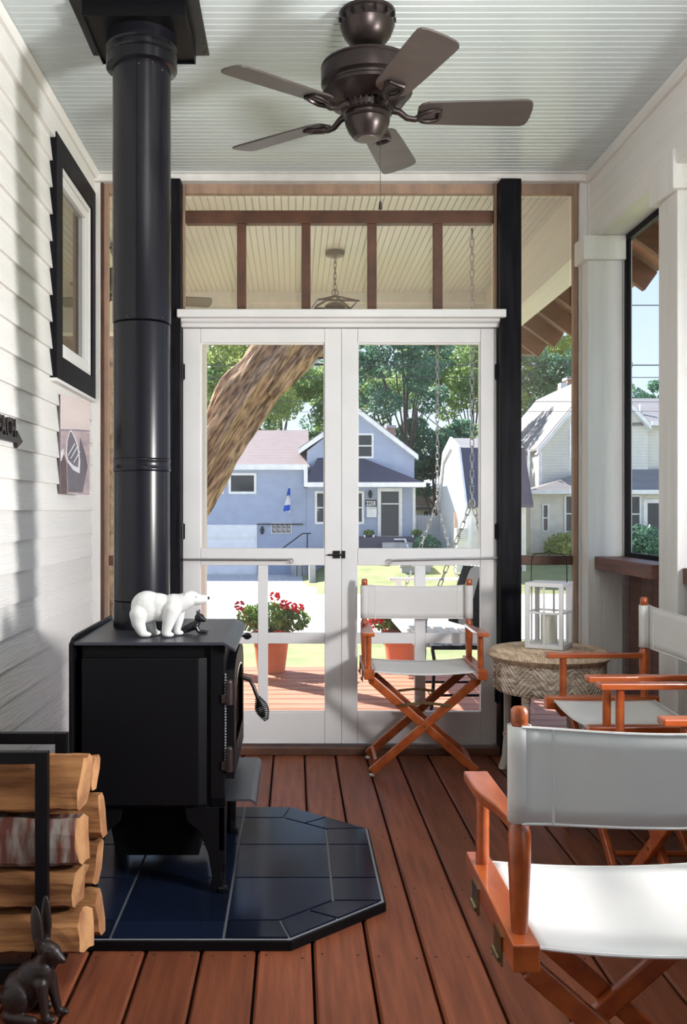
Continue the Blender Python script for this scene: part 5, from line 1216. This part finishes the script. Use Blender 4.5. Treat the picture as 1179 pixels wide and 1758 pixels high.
# power lines
pole_l = []
for i, (y1p, y2p, Yw, r_) in enumerate(((627, 627, 29, .018), (648, 648, 29, .012), (525, 524, 26, .014), (689, 690, 31, .010), (707, 706, 31, .008))):
    s = F/Yw; mb = MB().tube([(-30, Yw, hz(y1p-3, s)), (-12, Yw, hz(y1p+2, s)), (0, Yw, hz(y1p, s)), (12, Yw, hz(y2p, s)), (34, Yw, hz(y2p-3, s))], r_, 6)
    tag(mb.build('power_line', 'mast'), ('thickest black power line crossing the trees', 'power line just below the thickest one', 'highest power line, in the sky at right', 'thin cable low across the right-hand trees', 'thinnest cable, lowest over the roofs')[i], 'cable', 'overhead cables along the street')

# background trees
def bgtree(x, y, zc, R, hgt, label, m, seed, n=9000, size=.17):
    rd = random.Random(seed); z0 = -1.4
    t_ = thing('street_tree', label, 'tree', (x, y, z0), 'trees behind the houses')
    mb = MB(); mb.tube([(x, y, z0), (x+.1, y, z0+hgt*.4), (x-.1, y, zc+R*.2)], [.16, .11, .04], 8); mb.build('trunk', 'rawtrunk', t_)
    bm_ = MB(); bl = []
    for i in range(44):
        a = rd.uniform(0, 6.28); el = rd.uniform(-.75, 1.3); q = R*rd.uniform(.35, .95)
        c = (x+math.cos(a)*math.cos(el)*q, y+math.sin(a)*math.cos(el)*q*.8, zc+math.sin(el)*q*1.15)
        rr = R*rd.uniform(.11, .25); bl.append((*c, rr, rr, rr*.75))
        if i < 11: bm_.tube([(x, y, z0+hgt*rd.uniform(.22, .5)), ((x+c[0])/2, (y+c[1])/2, (c[2]+z0+hgt*.4)/2+.3), c], [.05, .035, .015], 5)
    bm_.build('branches', 'rawtrunk', t_, kind='stuff')
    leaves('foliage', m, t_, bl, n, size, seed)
TL = [(-8.5, 50, 6.5, 5.2, 'tree1', 'green tree farthest left behind the blue house roof'),
      (-2.5, 52, 6.8, 5.0, 'tree2', 'yellow-green tree behind the leaning trunk'),
      (2.6, 54, 6.6, 4.8, 'tree1', 'green tree rising behind the blue house gable'),
      (5.6, 48, 8.8, 3.6, 'tree3', 'tall dark tree directly behind the brick chimney'),
      (7.4, 50, 3.0, 3.0, 'tree3', 'dense dark lower tree between blue house and barn'),
      (10.6, 56, 8.4, 5.0, 'tree1', 'tree above the white barn roof'),
      (15.0, 54, 6.8, 4.6, 'tree3', 'dark tree seen through the narrow screen right of the black post'),
      (16.6, 62, 10.5, 4.6, 'tree2', 'lighter tree behind the dark one at right'),
      (-1.0, 66, 12., 7., 'tree3', 'tall distant tree over the low roof wing'),
      (9.0, 70, 14., 6.5, 'tree2', 'tall pale distant tree in the gap above the fence'),
      (-15., 56, 7., 6., 'tree1', 'wide tree beyond the far left deck edge'),
      (24.8, 66, 7.0, 3.2, 'tree3', 'small dark treetop above the cream house wing roof')]
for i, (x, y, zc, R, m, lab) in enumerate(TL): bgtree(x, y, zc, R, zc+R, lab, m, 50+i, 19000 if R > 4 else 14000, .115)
